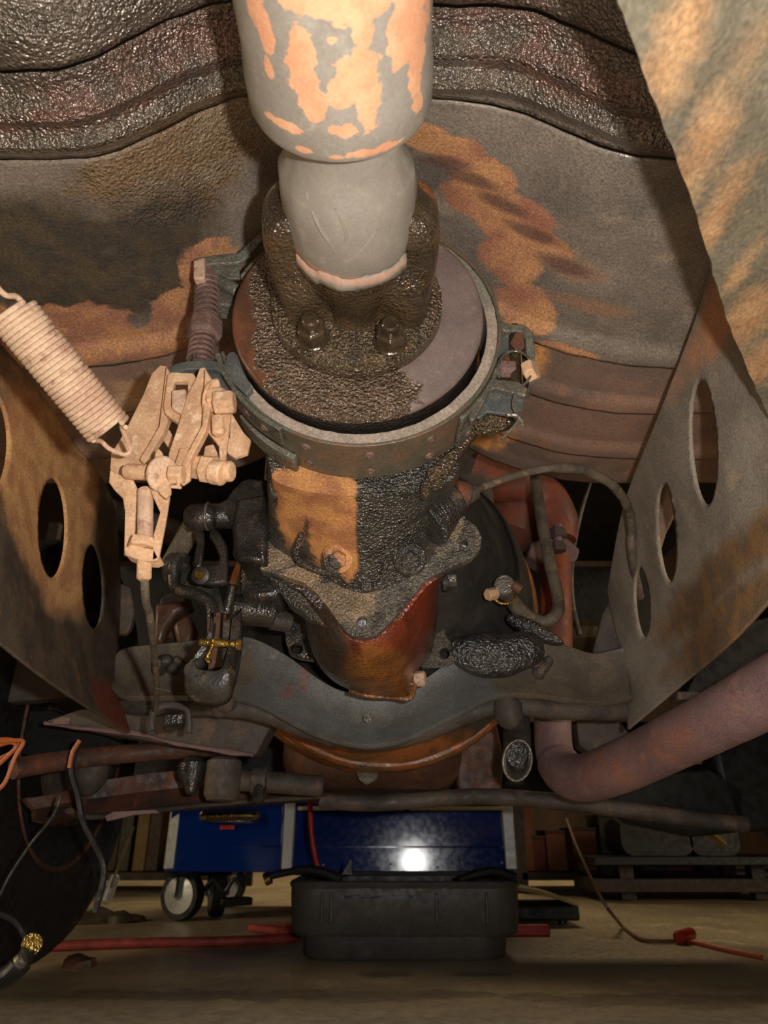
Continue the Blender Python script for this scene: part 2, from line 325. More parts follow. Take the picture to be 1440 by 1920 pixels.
M['pan'] = mat(('undersealed_floor_steel', 2.4), [(100, 90, 80), (84, 76, 68), (110, 97, 84)], 12, .42, .14, bump=.75, bscale=360, bdist=.0011, fine=.45, blobs=[
    # oily, wet stretch behind and the scraped, rusty places in front
    dict(ell=[((-.4, .30, .66), (1.0, .054, 1)), ((.3, .31, .66), (.6, .047, 1))], col=(92, 82, 71), col2=(74, 66, 57), rough=.33, amp=.35, ns=30, soft=.2, bump=.75, metal=.5),
    dict(ell=[OP(330, 95, .10, .014), OP(900, 70, .08, .012), OP(1080, 140, .06, .016), OP(150, 150, .10, .010)], col=(88, 58, 48), col2=(70, 56, 48), rough=.25, amp=1.4, ns=40, soft=.4, op=.7),
    dict(ell=[((-.16, .195, .66), (.16, .03, 1))], col=(128, 100, 80), col2=(104, 88, 74), rough=.6, amp=.8, ns=40, soft=.3, bump=.2),
    dict(ell=[OP(400, 240, .06, .02), OP(300, 300, .07, .03), OP(350, 360, .04, .03)], col=(88, 68, 44), col2=(100, 84, 66), rough=.28, amp=1.6, ns=34, soft=.3, bump=.8, op=.8),
    dict(ell=[OP(60, 400, .10, .05), OP(150, 480, .09, .05), OP(250, 500, .07, .045), OP(290, 420, .05, .05)], col=(50, 45, 39), col2=(62, 53, 41), rough=.5, amp=.9, ns=26, soft=.35),
    dict(ell=[OP(20, 590, .09, .040, .46), OP(110, 600, .08, .035, .45), OP(200, 640, .07, .018, .45), OP(290, 625, .05, .022, .46), OP(350, 570, .03, .04, .48), OP(400, 480, .03, .035, .50)], col=(122, 84, 66), col2=(142, 102, 70), rough=.6, amp=1.1, ns=30, soft=.08),
    dict(ell=[OP(800, 330, .022, .018), OP(860, 350, .022, .018), OP(920, 385, .024, .02), OP(985, 430, .026, .022), OP(1030, 470, .02, .018), OP(900, 430, .03, .03), OP(960, 520, .028, .03), OP(990, 580, .028, .03), OP(1060, 625, .03, .012), OP(1130, 650, .04, .006), OP(960, 470, .03, .02)], col=(150, 108, 74), col2=(126, 84, 66), rough=.6, amp=1.0, ns=30, soft=.12, cs=18),
    dict(ell=[OP(1070, 490, .03, .012), OP(1100, 545, .04, .01)], col=(112, 84, 64), amp=1.4, ns=40, soft=.4, op=.7),
    dict(ell=[OP(840, 380, .022, .008), OP(890, 400, .022, .008), OP(945, 425, .022, .008), OP(1000, 455, .022, .008), OP(1060, 490, .022, .008)], col=(74, 54, 48), amp=.5, ns=20, soft=.5, op=.8)])
M['pan_f'] = mat(('brown_bulkhead_steel', 2.3), [(112, 88, 74), (92, 76, 66), (122, 88, 70)], 10, .62, .1, bump=.5, blobs=[
    dict(ell=[((.12, .80, .66), (.05, .05, 1)), ((.11, .63, .66), (.07, .04, 1))], col=(186, 132, 76), col2=(150, 102, 66), amp=.9, ns=24, soft=.2),
    dict(ell=[((-.26, .67, .66), (.1, .04, 1))], col=(142, 112, 86), col2=(112, 88, 72), amp=.9, ns=24, soft=.3)])
M['exhaust'] = mat(('heat_tinted_exhaust', 1.3), [(124, 98, 96), (108, 84, 84), (136, 102, 92)], 18, .6, .1, bump=.4, fine=.3, blobs=[
    dict(ell=[(W(1110, 1465, .84), (.05, .08, .05)), (W(1220, 1420, .74), (.05, .06, .04)), (W(1290, 1330, .62), (.03, .03, .02))], col=(146, 92, 66), col2=(124, 90, 84), amp=1.1, ns=26, soft=.5, op=.8)])
M['redpipe'] = mat(('red_orange_rusty_pipe', 0.75), [(168, 86, 58), (132, 80, 66), (120, 86, 86)], 22, .6, .1, bump=.5)
M['floor'] = mat(('oil_stained_concrete', 2.7), [(122, 108, 84), (104, 92, 72), (134, 118, 90)], 3, .42, .12, bump=.3, bscale=90, bdist=.001, fine=.18, fscale=260, blobs=[
    dict(ell=[((-.55, 1.05, 0), (.34, .10, 1)), ((-.2, 1.25, 0), (.5, .04, 1)), ((.4, 1.22, 0), (.2, .05, 1)), ((.6, 1.02, 0), (.4, .09, 1)), ((0, 1.42, 0), (.05, .03, 1)), ((.16, 1.42, 0), (.05, .02, 1)), ((-.06, 1.05, 0), (.05, .02, 1))],
         col=(78, 68, 56), col2=(64, 54, 46), rough=.4, amp=3.2, ns=16, soft=.35, op=.7),
    dict(ell=[((-.3, .6, 0), (2, .58, 1))], col=(116, 110, 100), col2=(104, 96, 86), amp=.5, ns=8, soft=.2, op=.8)])  # greyer near floor imitates the grey flash light falling there
M['blue'] = mat(('glossy_blue_enamel', 0.5), [(18, 62, 160)], 5, .12, .03, bump=0, fine=.04, coat=.5)
M['alu'] = mat('brushed_aluminium', [(196, 196, 190)], 40, .4, .08, metal=.5, bump=.1)
M['pullstrip'] = mat('cream_drawer_pull', [(206, 186, 140)], 20, .5, .05, bump=.05)
M['chrome'] = mat('chrome_plate', [(206, 190, 150)], 20, .14, .05, metal=1, bump=.1)
M['redrubber'] = mat('red_rubber_hose', [(196, 46, 34), (160, 34, 28)], 20, .45, .1, bump=.1)
M['redfloor'] = mat('dusty_red_hose', [(176, 74, 62), (140, 52, 44)], 20, .6, .1, bump=.2)
M['drainpan'] = mat(('black_drain_pan_plastic', 2.2), [(58, 53, 47), (50, 46, 41), (66, 58, 50)], 8, .5, .1, bump=.3, bscale=90)
M['orangewire'] = mat('orange_wire_cover', [(200, 104, 44)], 20, .5, .05, bump=.05)
M['shelf'] = mat('dark_shelf_steel', [(60, 46, 34), (46, 36, 28)], 8, .6, .1, bump=.1)
M['wall'] = mat('dark_brown_boarding', [(70, 46, 30), (52, 36, 26)], 2, .8, .1, bump=.1, stretch=(3, 1, .4))
def plain(name, c, rough=.6, **k): return mat(name, [c], 10, rough, .08, bump=.1, fine=.1, **k)
M['oilblock'] = mat(('tar_like_sludge', 1.3), [(66, 62, 58), (40, 37, 34), (80, 74, 66)], 50, .34, .1, metal=.46, bump=.62, bscale=300, bdist=.003)

# ---------------------------------------------------------------- the setting
f = make('floor', MB().add([(-6, -1.5, 0), (6, -1.5, 0), (6, 6, 0), (-6, 6, 0)], [(0, 1, 2, 3)]), M['floor']); tag(f, 'oil-stained beige concrete floor of the workshop', None, None, 'structure')
f = make('wall_back', MB().box((0, 5.2, 1.5), (12, .1, 3)), M['wall']); tag(f, 'dark brown boarded back wall behind the shelves', None, None, 'structure')

# underbody: a ribbed sheet with a tunnel over the shaft, in five overlapping panels
def pan_z(x, y):
    dx = x+.012
    t = min(1, max(0, (abs(dx)-.085)/.12)); step = 1-t*t*(3-2*t)
    g = math.exp(-(dx/.155)**2)
    b = min(1, max(0, (y-.34)/.14))
    h = (.065*step)*(1-b) + .115*g*b
    z = CAM.z + .438 + h
    if y < .355:    # rolled ribs across the sheet
        z += -.0085*math.exp(-((y-.3435)/.0078)**2) - .0085*math.exp(-((y-.3205)/.0078)**2) - .004*math.exp(-((y-.272)/.012)**2)
    z += .0035*noise.noise(Vector((x*9, y*9, 3))) + .0012*noise.noise(Vector((x*30, y*30, 7)))
    return z
up = thing('underbody_floor', 'dirty sheet metal floor tunnel overhead with cracked seams and rust patches', 'floor pan', (0, .5, CAM.z+.44))
def panel(y0, y1, m, x0=-.62, x1=.62, lip=.0, drop=0, jag=.0016, nx=150):
    ny = max(6, int((y1-y0)/.004)); rows = []
    for j in range(ny+1):
        row = []
        for i in range(nx+1):
            x = x0+(x1-x0)*i/nx
            e0 = jag*noise.noise(Vector((x*60, y0*50, 0)))+.006*noise.noise(Vector((x*5, y0*50, 0))); e1 = jag*noise.noise(Vector((x*60, y1*50, 0)))+.006*noise.noise(Vector((x*5, y1*50, 0)))
            y = y0+e0 + (y1+e1-y0-e0)*j/ny; z = pan_z(x, y)-drop
            d = y1-y
            if lip and d < .028: z -= lip*math.sin(min(1, (.028-d)/.018)*PI/2)
            row.append(Vector((x, y, z)))
        rows.append(row)
    o = make('floor_panel', MB().loft(rows, False), m, up, solid=.0012); return o
panel(.10, .291, M['pan']); panel(.2935, .358, M['pan']); panel(.3605, .600, M['pan'], lip=.008)
panel(.603, .688, M['pan_f'], lip=.006, drop=.002); panel(.691, .790, M['pan_f'], lip=.006, drop=.002); panel(.793, .865, M['pan_f'], lip=.003, drop=.002)
sp = V(1262, 640, .585)
make('drain_spout', MB().cyl(sp+Vector((0, 0, .02)), sp+Vector((0, .002, -.014)), .006), M['dark'], up)
make('drain_dimple', MB().lathe([(0, .024), (.006, .02), (.010, .012), (.011, .001)], sp+Vector((0, 0, .018)), (0, 0, -1)), M['pan'], up)

# ---------------------------------------------------------------- frame rails with lightening holes
def bigrid(ctrl, nu, nv):
    """ctrl[row][col] of Vectors -> fine rows through Catmull-Rom"""
    R = [smooth_pts(r, nu) for r in ctrl]; cols = [smooth_pts([r[i] for r in R], nv) for i in range(len(R[0]))]
    return [[cols[i][j] for i in range(len(cols))] for j in range(len(cols[0]))]
def holed(grid, holes):
    nr, nc = len(grid), len(grid[0])
    def inside(p, h):
        x, y = pix(p); a = math.radians(h[4]); dx, dy = x-h[0], y-h[1]
        u = dx*math.cos(a)+dy*math.sin(a); w_ = -dx*math.sin(a)+dy*math.cos(a); return math.hypot(u/h[2], w_/h[3])
    keep = []
    for j in range(nr-1):
        for i in range(nc-1):
            c = (grid[j][i]+grid[j+1][i+1]+grid[j][i+1]+grid[j+1][i])/4
            if all(inside(c, h) > 1 for h in holes): keep.append((j, i))
    ks = set(keep); G = [[p.copy() for p in r] for r in grid]
    for j in range(nr):
        for i in range(nc):
            nb = [(j-1, i-1), (j-1, i), (j, i-1), (j, i)]
            ex = [q for q in nb if 0 <= q[0] < nr-1 and 0 <= q[1] < nc-1]
            if any(q in ks for q in ex) and not all(q in ks for q in ex):
                p = grid[j][i]; h = min(holes, key=lambda h: abs(inside(p, h)-1))
                du = (grid[min(j+1, nr-1)][i]-grid[max(j-1, 0)][i]); dv = (grid[j][min(i+1, nc-1)]-grid[j][max(i-1, 0)])
                for _ in range(4):
                    f0 = inside(p, h)-1; e = .05; gu = (inside(p+du*e, h)-1-f0)/e; gv = (inside(p+dv*e, h)-1-f0)/e
                    q = gu*gu+gv*gv
                    if q < 1e-9: break
                    p = p - (du*gu+dv*gv)*(f0/q)
                if (p-grid[j][i]).length < .012: G[j][i] = p
    mb = MB(); mb.add([p for r in G for p in r], [(j*nc+i, j*nc+i+1, (j+1)*nc+i+1, (j+1)*nc+i) for j, i in keep]); return mb
def ctrl(cols):
    return [[V(p[0], p[1], p[2]) for p in c] for c in zip(*cols)]
lc = ctrl([[(-80, 560, .46), (-80, 700, .46), (-80, 850, .46), (-80, 990, .45), (-110, 1110, .44)],
           [(50, 705, .56), (40, 820, .56), (28, 960, .56), (20, 1090, .55), (0, 1208, .535)],
           [(140, 835, .66), (120, 950, .66), (100, 1060, .66), (84, 1165, .65), (90, 1278, .635)],
           [(208, 935, .77), (190, 1030, .77), (176, 1110, .77), (160, 1220, .765), (165, 1328, .75)],
           [(224, 1075, .90), (224, 1120, .90), (222, 1180, .90), (215, 1270, .90), (242, 1374, .89)]])
LH = [(96, 990, 27, 94, 0), (173, 1100, 20, 80, -2), (-35, 830, 50, 108, 0)]
g = bigrid(lc, 26, 26)
rl = tag(make('frame_rail', holed(g, LH), M['rail_l'], solid=.003), 'brown steel frame rail with oval holes and a tan dusty patch, on the left', 'frame rail', 'pierced frame rails')
rc = ctrl([[(1360, 400, .40), (1410, 500, .40), (1475, 620, .40), (1540, 740, .40), (1640, 900, .39)],
           [(1312, 580, .50), (1350, 680, .50), (1402, 790, .50), (1450, 890, .50), (1520, 1040, .48)],
           [(1240, 770, .62), (1275, 860, .62), (1315, 960, .62), (1350, 1060, .62), (1385, 1192, .60)],
           [(1172, 945, .80), (1195, 1020, .80), (1222, 1100, .80), (1255, 1180, .80), (1290, 1275, .78)],
           [(1140, 1110, .93), (1150, 1160, .93), (1165, 1220, .93), (1175, 1290, .93), (1178, 1368, .91)]])
RH = [(1322, 830, 25, 118, -3), (1252, 1000, 17, 92, -4), (1206, 1130, 14, 66, -4)]
rr = tag(make('frame_rail', holed(bigrid(rc, 26, 26), RH), M['rail_r'], solid=.003), 'grey dusty steel frame rail with three narrow oval holes, on the right', 'frame rail', 'pierced frame rails')
# the near plate of the frame, overhead at the right
E = [(1130, -120, .150), (1165, 0, .172), (1240, 210, .22), (1310, 400, .279), (1372, 610, .37), (1440, 770, .45), (1490, 860, .50)]
e0 = smooth_pts([V(*a) for a in E], 10)
rows = [[p+Vector((0, 0, .006)) for p in e0], e0]
for k in range(1, 12):
    rows.append([p+Vector((.03*k, -.006*k, .0012*k*k*.5 + .002*noise.noise(p*20+Vector((k*.3, 0, 0))))) for p in e0])
for k in range(len(e0)):
    j = Vector((.0012*noise.noise(e0[k]*160), 0, .0)); rows[0][k] = rows[0][k]+j; rows[1][k] = rows[1][k]+j
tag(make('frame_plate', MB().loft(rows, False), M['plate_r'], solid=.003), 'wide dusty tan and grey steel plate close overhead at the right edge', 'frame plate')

# ---------------------------------------------------------------- driveline: shaft, yoke, drum, band
AX = Vector((-.0215, 0, CAM.z+.387))
def ax(y, dx=0, dz=0): return Vector((AX.x-.008*(.46-y)*2.2+dx, y, AX.z+dz))
ds = thing('propeller_shaft', 'pale grey propeller shaft with flaking pink primer running overhead to the drum', 'drive shaft', ax(.2))
def lathe_ax(prof, m, name, parent, seg=72, sharp=38, disp=None, dx=0, dz=0):
    mb = MB(); rings = [[ax(y, dx, dz)+Vector((r*math.cos(2*PI*k/seg), 0, r*math.sin(2*PI*k/seg))) for k in range(seg)] for y, r in prof]
    mb.loft(rings); return make(name, mb, m, parent, sharp=sharp, disp=disp)
lathe_ax([(.05, .0505), (.10, .0505), (.15, .0505), (.20, .0505), (.24, .0507), (.255, .0525), (.272, .0525), (.277, .0505), (.279, .046), (.279, .03)], M['shaft'], 'shaft_tube', ds, 96)
def bootdisp(p, n):
    return n*(.0022*noise.noise(p*38)+.0012*noise.noise(p*90))
lathe_ax([(.25, .034), (.28, .034), (.30, .0345), (.312, .037), (.320, .0425), (.338, .0445), (.358, .0448), (.374, .0440), (.379, .0425), (.380, .030)], M['boot'], 'joint_cover', ds, 96, disp=bootdisp)
# folds in the cover
mb = MB()
def onboot(a, y, r): a = math.radians(a); return ax(y)+Vector((r*math.cos(a), 0, r*math.sin(a)))
mb.tube(smooth_pts([onboot(232, .315, .038), onboot(246, .330, .0438), (onboot(256, .343, .0448)), onboot(268, .357, .0447), onboot(280, .350, .0445), onboot(296, .336, .0436)], 6), .0012, 6)
mb.tube(smooth_pts([onboot(262, .318, .041), onboot(270, .335, .0448), onboot(262, .345, .0448)], 6), .0010, 6)
make('cover_fold', mb, M['boot'], ds)
def ragdisp(p, n): return Vector((0, .0045*noise.noise(p*70)+.0015*noise.noise(p*240), 0)) + n*.0006*noise.noise(p*200)
rag = MB(); rr_ = []
for y, r in ((.372, .0450), (.3785, .0458), (.384, .0462)): rr_.append([ax(y)+Vector((r*math.cos(math.radians(a)), 0, r*math.sin(math.radians(a)))) for a in range(214, 330, 2)])
rag.loft(rr_, False); o = make('torn_cover_edge', rag, M['boot'], ds, solid=.0008, disp=ragdisp); lab(o, 'torn pink-edged rim of the cover')
# yoke: round hub that opens into two ears and a flange
yr = []
for y, r, rb in ((.346, .044, .030), (.350, .054, .034), (.358, .0605, .038), (.372, .0625, .040), (.385, .0625, .0410), (.396, .0620, .041), (.408, .0612, .040), (.420, .0600, .038), (.432, .0585, .036), (.439, .0585, .0365), (.4435, .0600, .040)):
    ring = []
    for k in range(120):
        a = 2*PI*k/120; v = abs(math.sin(a)); w0 = min(1, max(0, (y-.385)/.03)); t = min(1, max(0, (v-(.36+.16*w0))/(.24+.12*w0))); t = t*t*(3-2*t); rr2 = r+(rb-r)*t
        rr2 -= .006*max(0, 1-abs(y-.425)/.02)*(math.exp(-((math.degrees(a)-235)/12)**2)+math.exp(-((math.degrees(a)-303)/12)**2))
        ring.append(ax(y)+Vector((rr2*math.cos(a), 0, rr2*math.sin(a))))
    yr.append(ring)
make('yoke', MB().loft(yr), M['yoke'], ds, sharp=60)
lathe_ax([(.4395, .02), (.4395, .064), (.441, .0655), (.4425, .064), (.4435, .0640), (.4455, .0680), (.4555, .0685), (.457, .067), (.457, .02)], M['flange'], 'yoke_flange', ds, 110, 50)
for a in (232, 300, 60, 125):
    an = math.radians(a); c = ax(.4395)+Vector((0.0530*math.cos(an), 0, 0.0530*math.sin(an)))
    mb = MB().lathe([(0, .0105), (-.002, .0118), (-.012, .0118), (-.014, .0100)], c, (0, 1, 0), 6)
    b = make('flange_nut', mb, M['nut'], ds, sharp=25, bev=.0006)
    make('bolt_end', MB().lathe([(-.012, .0068), (-.021, .0068), (-.0225, .0055)], c, (0, 1, 0), 20), M['nut'], b)
    make('nut_washer', MB().lathe([(.001, .0135), (-.0012, .0135), (-.002, .0125), (-.002, .004)], c, (0, 1, 0), 24), M['nut'], b)

drum = thing('brake_drum', 'round grey-brown brake drum wet with oil at its lower left, behind the yoke', 'brake drum', ax(.50))
lathe_ax([(.4595, .02), (.4595, .098), (.4600, .1005), (.4612, .1022), (.464, .1028), (.4665, .1024)], M['drum'], 'drum_face', drum, 140, 50)
lathe_ax([(.4645, .09), (.4645, .1022), (.530, .1022), (.530, .09)], M['drumedge'], 'drum_rim', drum, 140, 50)

BC = ax(.49, .0015, -.0015)
def arc(r0, r1, y0, y1, a0, a1, n=120):
    mb = MB(); rings = []
    for k in range(n+1):
        a = math.radians(a0+(a1-a0)*k/n); c, s = math.cos(a), math.sin(a)
        rings.append([Vector((BC.x+r*c, y, BC.z+r*s)) for r, y in ((r0, y0), (r1, y0), (r1, y1), (r0, y1))])
    return mb.loft(rings)
bb = thing('brake_band', 'external brake band with chalky lining clamped round the drum', 'brake band', BC)
make('lining', arc(.1050, .1140, .4745, .5235, 196, 508), M['lining'], bb, bev=.0008, disp=lambda p, n: n*.0006*noise.noise(p*160))
make('band_strap', arc(.1142, .1170, .473, .526, 194, 510), M['band'], bb, bev=.0006)
o = make('end_strap', arc(.1172, .1215, .468, .494, 196, 240, 40), M['teal'], bb, bev=.0012); lab(o, 'pale green strap riveted on the lower left')
o = make('end_strap', arc(.1172, .1225, .506, .530, 214, 244, 40), M['teal'], bb, bev=.0012)
o = make('end_strap', arc(.1172, .1210, .478, .524, 312, 342, 40), M['teal'], bb, bev=.0012)
o = make('end_strap', arc(.1172, .1205, .478, .524, 132, 152, 30), M['teal'], bb, bev=.0012)
for a, ys in ((222, (.481,)), (232, (.481, .52)), (249, (.487, .514)), (274, (.487, .514)), (299, (.487, .514)), (318, (.49, .514)), (328, (.49,))):
    for y in ys:
        an = math.radians(a); R = .1170 if 246 < a < 312 else .121
        d = Vector((math.cos(an), 0, math.sin(an))); c = Vector((BC.x, y, BC.z))+d*R
        make('rivet', MB().lathe([(0, .0042), (.0012, .0038), (.0016, .0022), (.0008, .0012), (.0006, 0)], c, d, 14), M['oldspring'], bb)
# left brackets
def bar(pts, Y0, dy, m, name, parent, t=None, bev=.0008):
    return make(name, MB().prism(PX(pts, Y0), (0, dy, 0)), m, parent, bev=bev)
bar([(366, 484), (400, 478), (445, 474), (470, 452), (500, 424), (506, 434), (478, 466), (452, 490), (446, 492), (402, 494), (366, 500)], .478, .004, M['teal'], 'upper_bracket', bb)
o = make('upper_bracket_web', MB().prism(PX([(366, 486), (446, 478), (450, 522), (364, 524)], .484), (0, .003, 0)), M['teal'], bb, bev=.0008); lab(o, 'blue painted web')
o = make('upper_bracket_lip', MB().cyl(V(408, 528, .488), V(446, 546, .488), .006), M['teal'], bb)
make('upper_bracket_stub', MB().prism(PX([(400, 526), (440, 526), (440, 572), (404, 572)], .49), (0, .02, 0)), M['teal'], bb, bev=.002)
make('upper_bracket_cap', MB().prism(PX([(362, 486), (384, 480), (384, 522), (362, 522)], .474), (0, .02, 0)), M['pinkdust'], bb, bev=.002)
# lower bracket: bent strap that runs from the band over to the linkage
lb = [(300, 700), (330, 681), (352, 676), (396, 674), (420, 682), (428, 660), (440, 658), (452, 690), (474, 728), (462, 740), (440, 720), (420, 700), (404, 692), (352, 692), (322, 702)]
make('lower_bracket', MB().prism(PX(lb, .468), (0, .012, 0)), M['bluegrey'], bb, bev=.001)
make('lower_bracket_web', MB().prism(PX([(332, 690), (404, 690), (430, 730), (430, 770), (396, 716), (334, 716)], .474), (0, .004, 0)), M['bluegrey'], bb, bev=.0008)

# adjusting spring between the brackets
asp = thing('band_return_spring', 'short dull coil spring with a collar, left of the drum', 'spring', V(385, 600, .487))
make('coil', MB().coil(V(390, 520, .488), V(386, 606, .488), .0098, .0016, 9), M['oldspring'], asp)
make('coil', MB().coil(V(383, 616, .482), V(374, 682, .482), .0098, .0016, 7), M['oldspring'], asp)
make('guide_bolt', MB().cyl(V(390, 510, .488), V(376, 700, .484), .0078), M['oldspring'], asp)
cc = V(384, 616, .484); dd = (V(374, 690, .484)-V(390, 520, .488)).normalized()
make('collar_nut', MB().lathe([(-.010, .0125), (-.008, .0152), (.009, .0158), (.012, .013)], cc, dd, 6), M['oldspring'], asp, bev=.0018, sharp=25)

# right anchor bracket with its bolt
ab = thing('anchor_bracket', 'blue-green forked anchor bracket with bolt and wire loop, right of the drum', 'bracket', V(965, 680, .5))
make('upper_arm', MB().prism(PX([(930, 596), (936, 602), (950, 606), (984, 608), (1000, 622), (1004, 660), (1000, 720), (992, 722), (990, 700), (986, 636), (976, 622), (946, 620), (930, 612)], .486), (0, .022, 0)), M['teal'], ab, bev=.0012)
make('upper_web', MB().prism(PX([(930, 612), (978, 622), (984, 650), (930, 676)], .494), (0, .003, 0)), M['bluegrey'], ab, bev=.0008)
make('lower_arm', MB().prism(PX([(884, 790), (878, 780), (912, 716), (928, 710), (972, 714), (990, 728), (986, 742), (930, 728), (918, 732), (892, 784)], .480), (0, .008, 0)), M['teal'], ab, bev=.0012)
make('lower_web', MB().prism(PX([(892, 782), (920, 730), (984, 738), (980, 768), (960, 778), (914, 772), (900, 784)], .486), (0, .004, 0)), M['bluegrey'], ab, bev=.001)
make('anchor_bolt', MB().cyl(V(964, 612, .492), V(968, 732, .489), .0048), M['yoke'], ab)
make('locking_tab', MB().prism(PX([(956, 642), (968, 620), (982, 624), (984, 650), (972, 660)], .482), (0, .003, 0)), M['brown'], ab, bev=.0008)
make('bolt_nut', MB().lathe([(0, .007), (.002, .0082), (.012, .0082), (.013, .007)], V(936, 692, .49), (1, .1, 0), 6), M['oldspring'], ab, bev=.0006, sharp=25)
make('end_spring', MB().coil(V(930, 692, .492), V(952, 692, .490), .0066, .0013, 4), M['oldspring'], ab)
make('bolt_head', MB().lathe([(0, .0085), (.0015, .0098), (.008, .0098), (.0095, .0085)], V(985, 700, .484), (.8, -.6, .1), 6), M['tan'], ab, bev=.0006, sharp=25)
c = V(965, 686, .478)
make('wire_loop', MB().tube([V(965+32*math.cos(t), 692+34*math.sin(t), .478) for t in [PI*.85+k*.12 for k in range(40)]], .0011, 7), M['steel'], ab)
make('wire_tail', MB().tube(PX([(968, 732), (962, 760), (972, 784), (966, 796), (948, 816), (940, 824)], .478, 4), .0012, 7), M['steel'], ab)
make('wire_tail', MB().tube(PX([(950, 778), (970, 780), (980, 794), (978, 800)], .478, 4), .0016, 7), M['steel'], ab)
# ---------------------------------------------------------------- parking brake linkage, left of the drum
def P3(x, y, Y): return V(x, y, Y)
lk = thing('brake_lever_linkage', 'tan dusty pressed-steel brake lever with bolts, hanging left of the drum', 'lever', V(320, 850, .46))
def side(pts, Y, dy=.003, name='side_plate', m=None, bev=.0008, holes=()):
    return make(name, MB().prism(PX(pts, Y), (0, dy, 0), holes=[PX(h, Y) for h in holes]), m or M['tan'], lk, bev=bev)
# rear cheek and front cheek with the strap between them
side([(300, 684), (312, 686), (324, 710), (310, 760), (296, 800), (270, 850), (262, 880), (250, 892), (224, 900), (206, 880), (208, 850), (232, 812), (268, 740), (284, 700)], .466, .004)
side([(312, 686), (326, 712), (318, 780), (306, 812), (270, 870), (262, 862), (298, 800)], .458, .007, 'cheek_flange')
side([(374, 690), (384, 688), (400, 716), (394, 742), (386, 800), (362, 842), (340, 880), (330, 892), (314, 886), (316, 850), (336, 790), (350, 740), (366, 712)], .446, .004)
side([(384, 690), (400, 716), (396, 760), (386, 806), (346, 882), (340, 872), (378, 800), (382, 740)], .438, .008, 'cheek_flange')
side([(386, 806), (410, 836), (412, 872), (422, 868), (432, 780), (432, 740), (400, 716), (392, 760)], .449, .004, 'tail_plate')
side([(432, 770), (456, 810), (470, 824), (464, 850), (440, 858), (428, 850), (420, 838), (430, 820)], .464, .004, 'tail_plate')
side([(304, 800), (318, 806), (330, 830), (324, 852), (306, 826)], .470, .004, 'tail_plate')
# square loop round the square nut
side([(314, 702), (322, 697), (362, 699), (368, 708), (364, 790), (352, 800), (336, 794), (310, 776), (306, 762)], .452, .006, 'square_loop', holes=[[(326, 714), (352, 714), (352, 776), (330, 770), (320, 758)]])
mb = MB().prism(PX([(321, 730), (348, 728), (352, 768), (340, 776), (321, 764)], .447), (0, .013, 0)); make('square_nut', mb, M['pinkdust'], lk, bev=.0015)
# bolts
make('pivot_bolt', MB().lathe([(0, .0085), (.0015, .0098), (.011, .0098), (.013, .0085)], V(392, 752, .443), (1, -.12, .1), 6), M['tan'], lk, sharp=25, bev=.001)
make('pivot_bolt', MB().lathe([(0, .0085), (.0015, .0095), (.013, .0095), (.015, .008)], V(402, 756, .438), (1, -.05, .05), 6), M['tan'], lk, sharp=25, bev=.0012)
make('stud', MB().cyl(V(408, 780, .440), V(410, 816, .440), .0045, 14, .4), M['tan'], lk)
make('washer', MB().cyl(V(391, 745, .446), V(396, 746, .446), .013, 20), M['tan'], lk)
make('small_bolt', MB().cyl(V(396, 722, .440), V(412, 718, .440), .004, 10, .3), M['tan'], lk)
# pin across with washer and split pin
make('cross_pin', MB().cyl(V(238, 884, .448), V(282, 886, .440), .0058, 18, .2), M['tan'], lk)
make('cross_pin', MB().cyl(V(282, 886, .440), V(330, 890, .435), .0036, 14, .2), M['tan'], lk)
side([(286, 872), (290, 850), (297, 840), (304, 848), (308, 880), (318, 900), (320, 924), (310, 934), (300, 926), (286, 900)], .432, .0035, 'cam_plate')
make('washer', MB().cyl(V(300, 888, .434), V(308, 889, .432), .0125, 24), M['pinkdust'], lk)
make('nut', MB().lathe([(0, .0065), (.001, .0072), (.009, .0072), (.010, .006)], V(318, 890, .433), (1, -.05, 0), 6), M['tan'], lk, sharp=25, bev=.0006)
make('split_pin', MB().tube(PX([(318, 868), (328, 880), (334, 906), (332, 912), (318, 912), (340, 914)], .431, 3), .0012, 6), M['tan'], lk)
side([(338, 838), (352, 842), (360, 850), (356, 898), (342, 908), (326, 900), (322, 884)], .440, .004, 'link_plate')
# lower nuts cluster
for (x, y, Y, r, a) in ((374, 876, .452, .0095, (1, -.2, -.25)), (392, 880, .447, .0105, (1, -.2, -.25)), (408, 886, .443, .009, (1, -.2, -.25)), (424, 884, .446, .0075, (1, -.2, -.1))):
    make('nut', MB().lathe([(-.005, r*.85), (-.004, r), (.004, r), (.005, r*.85)], V(x, y, Y), a, 6 if r > .009 else 16), M['tan'], lk, sharp=25, bev=.0006)
make('link_plate', MB().prism(PX([(384, 836), (400, 832), (408, 850), (404, 880), (396, 888), (376, 880)], .452), (0, .005, 0)), M['tan'], lk, bev=.0008)
# clevis that carries the cable
side([(206, 880), (226, 890), (250, 900), (262, 926), (254, 960), (250, 1034), (232, 1042), (234, 960), (230, 934), (214, 918), (204, 904)], .452, .003, 'clevis_leg')
side([(282, 896), (300, 918), (318, 930), (310, 980), (296, 1050), (284, 1052), (288, 1000), (300, 960), (286, 930), (276, 900)], .440, .003, 'clevis_leg')
side([(232, 1028), (250, 1018), (268, 1026), (290, 1030), (298, 1046), (286, 1052), (262, 1050), (234, 1040)], .440, .014, 'clevis_bridge')
make('threaded_stud', MB().cyl(V(273, 916, .447), V(272, 1030, .444), .0053, 18, .3), M['pinkdust'], lk)
make('stud_nut', MB().lathe([(-.0035, .0092), (-.002, .0098), (.003, .0092), (.0035, .008)], V(268, 1018, .443), (.05, 0, 1), 6), M['tan'], lk, sharp=25, bev=.0008)
make('cable_ferrule', MB().cyl(V(271, 1048, .446), V(270, 1088, .446), .0048, 16, .35), M['tan'], lk)

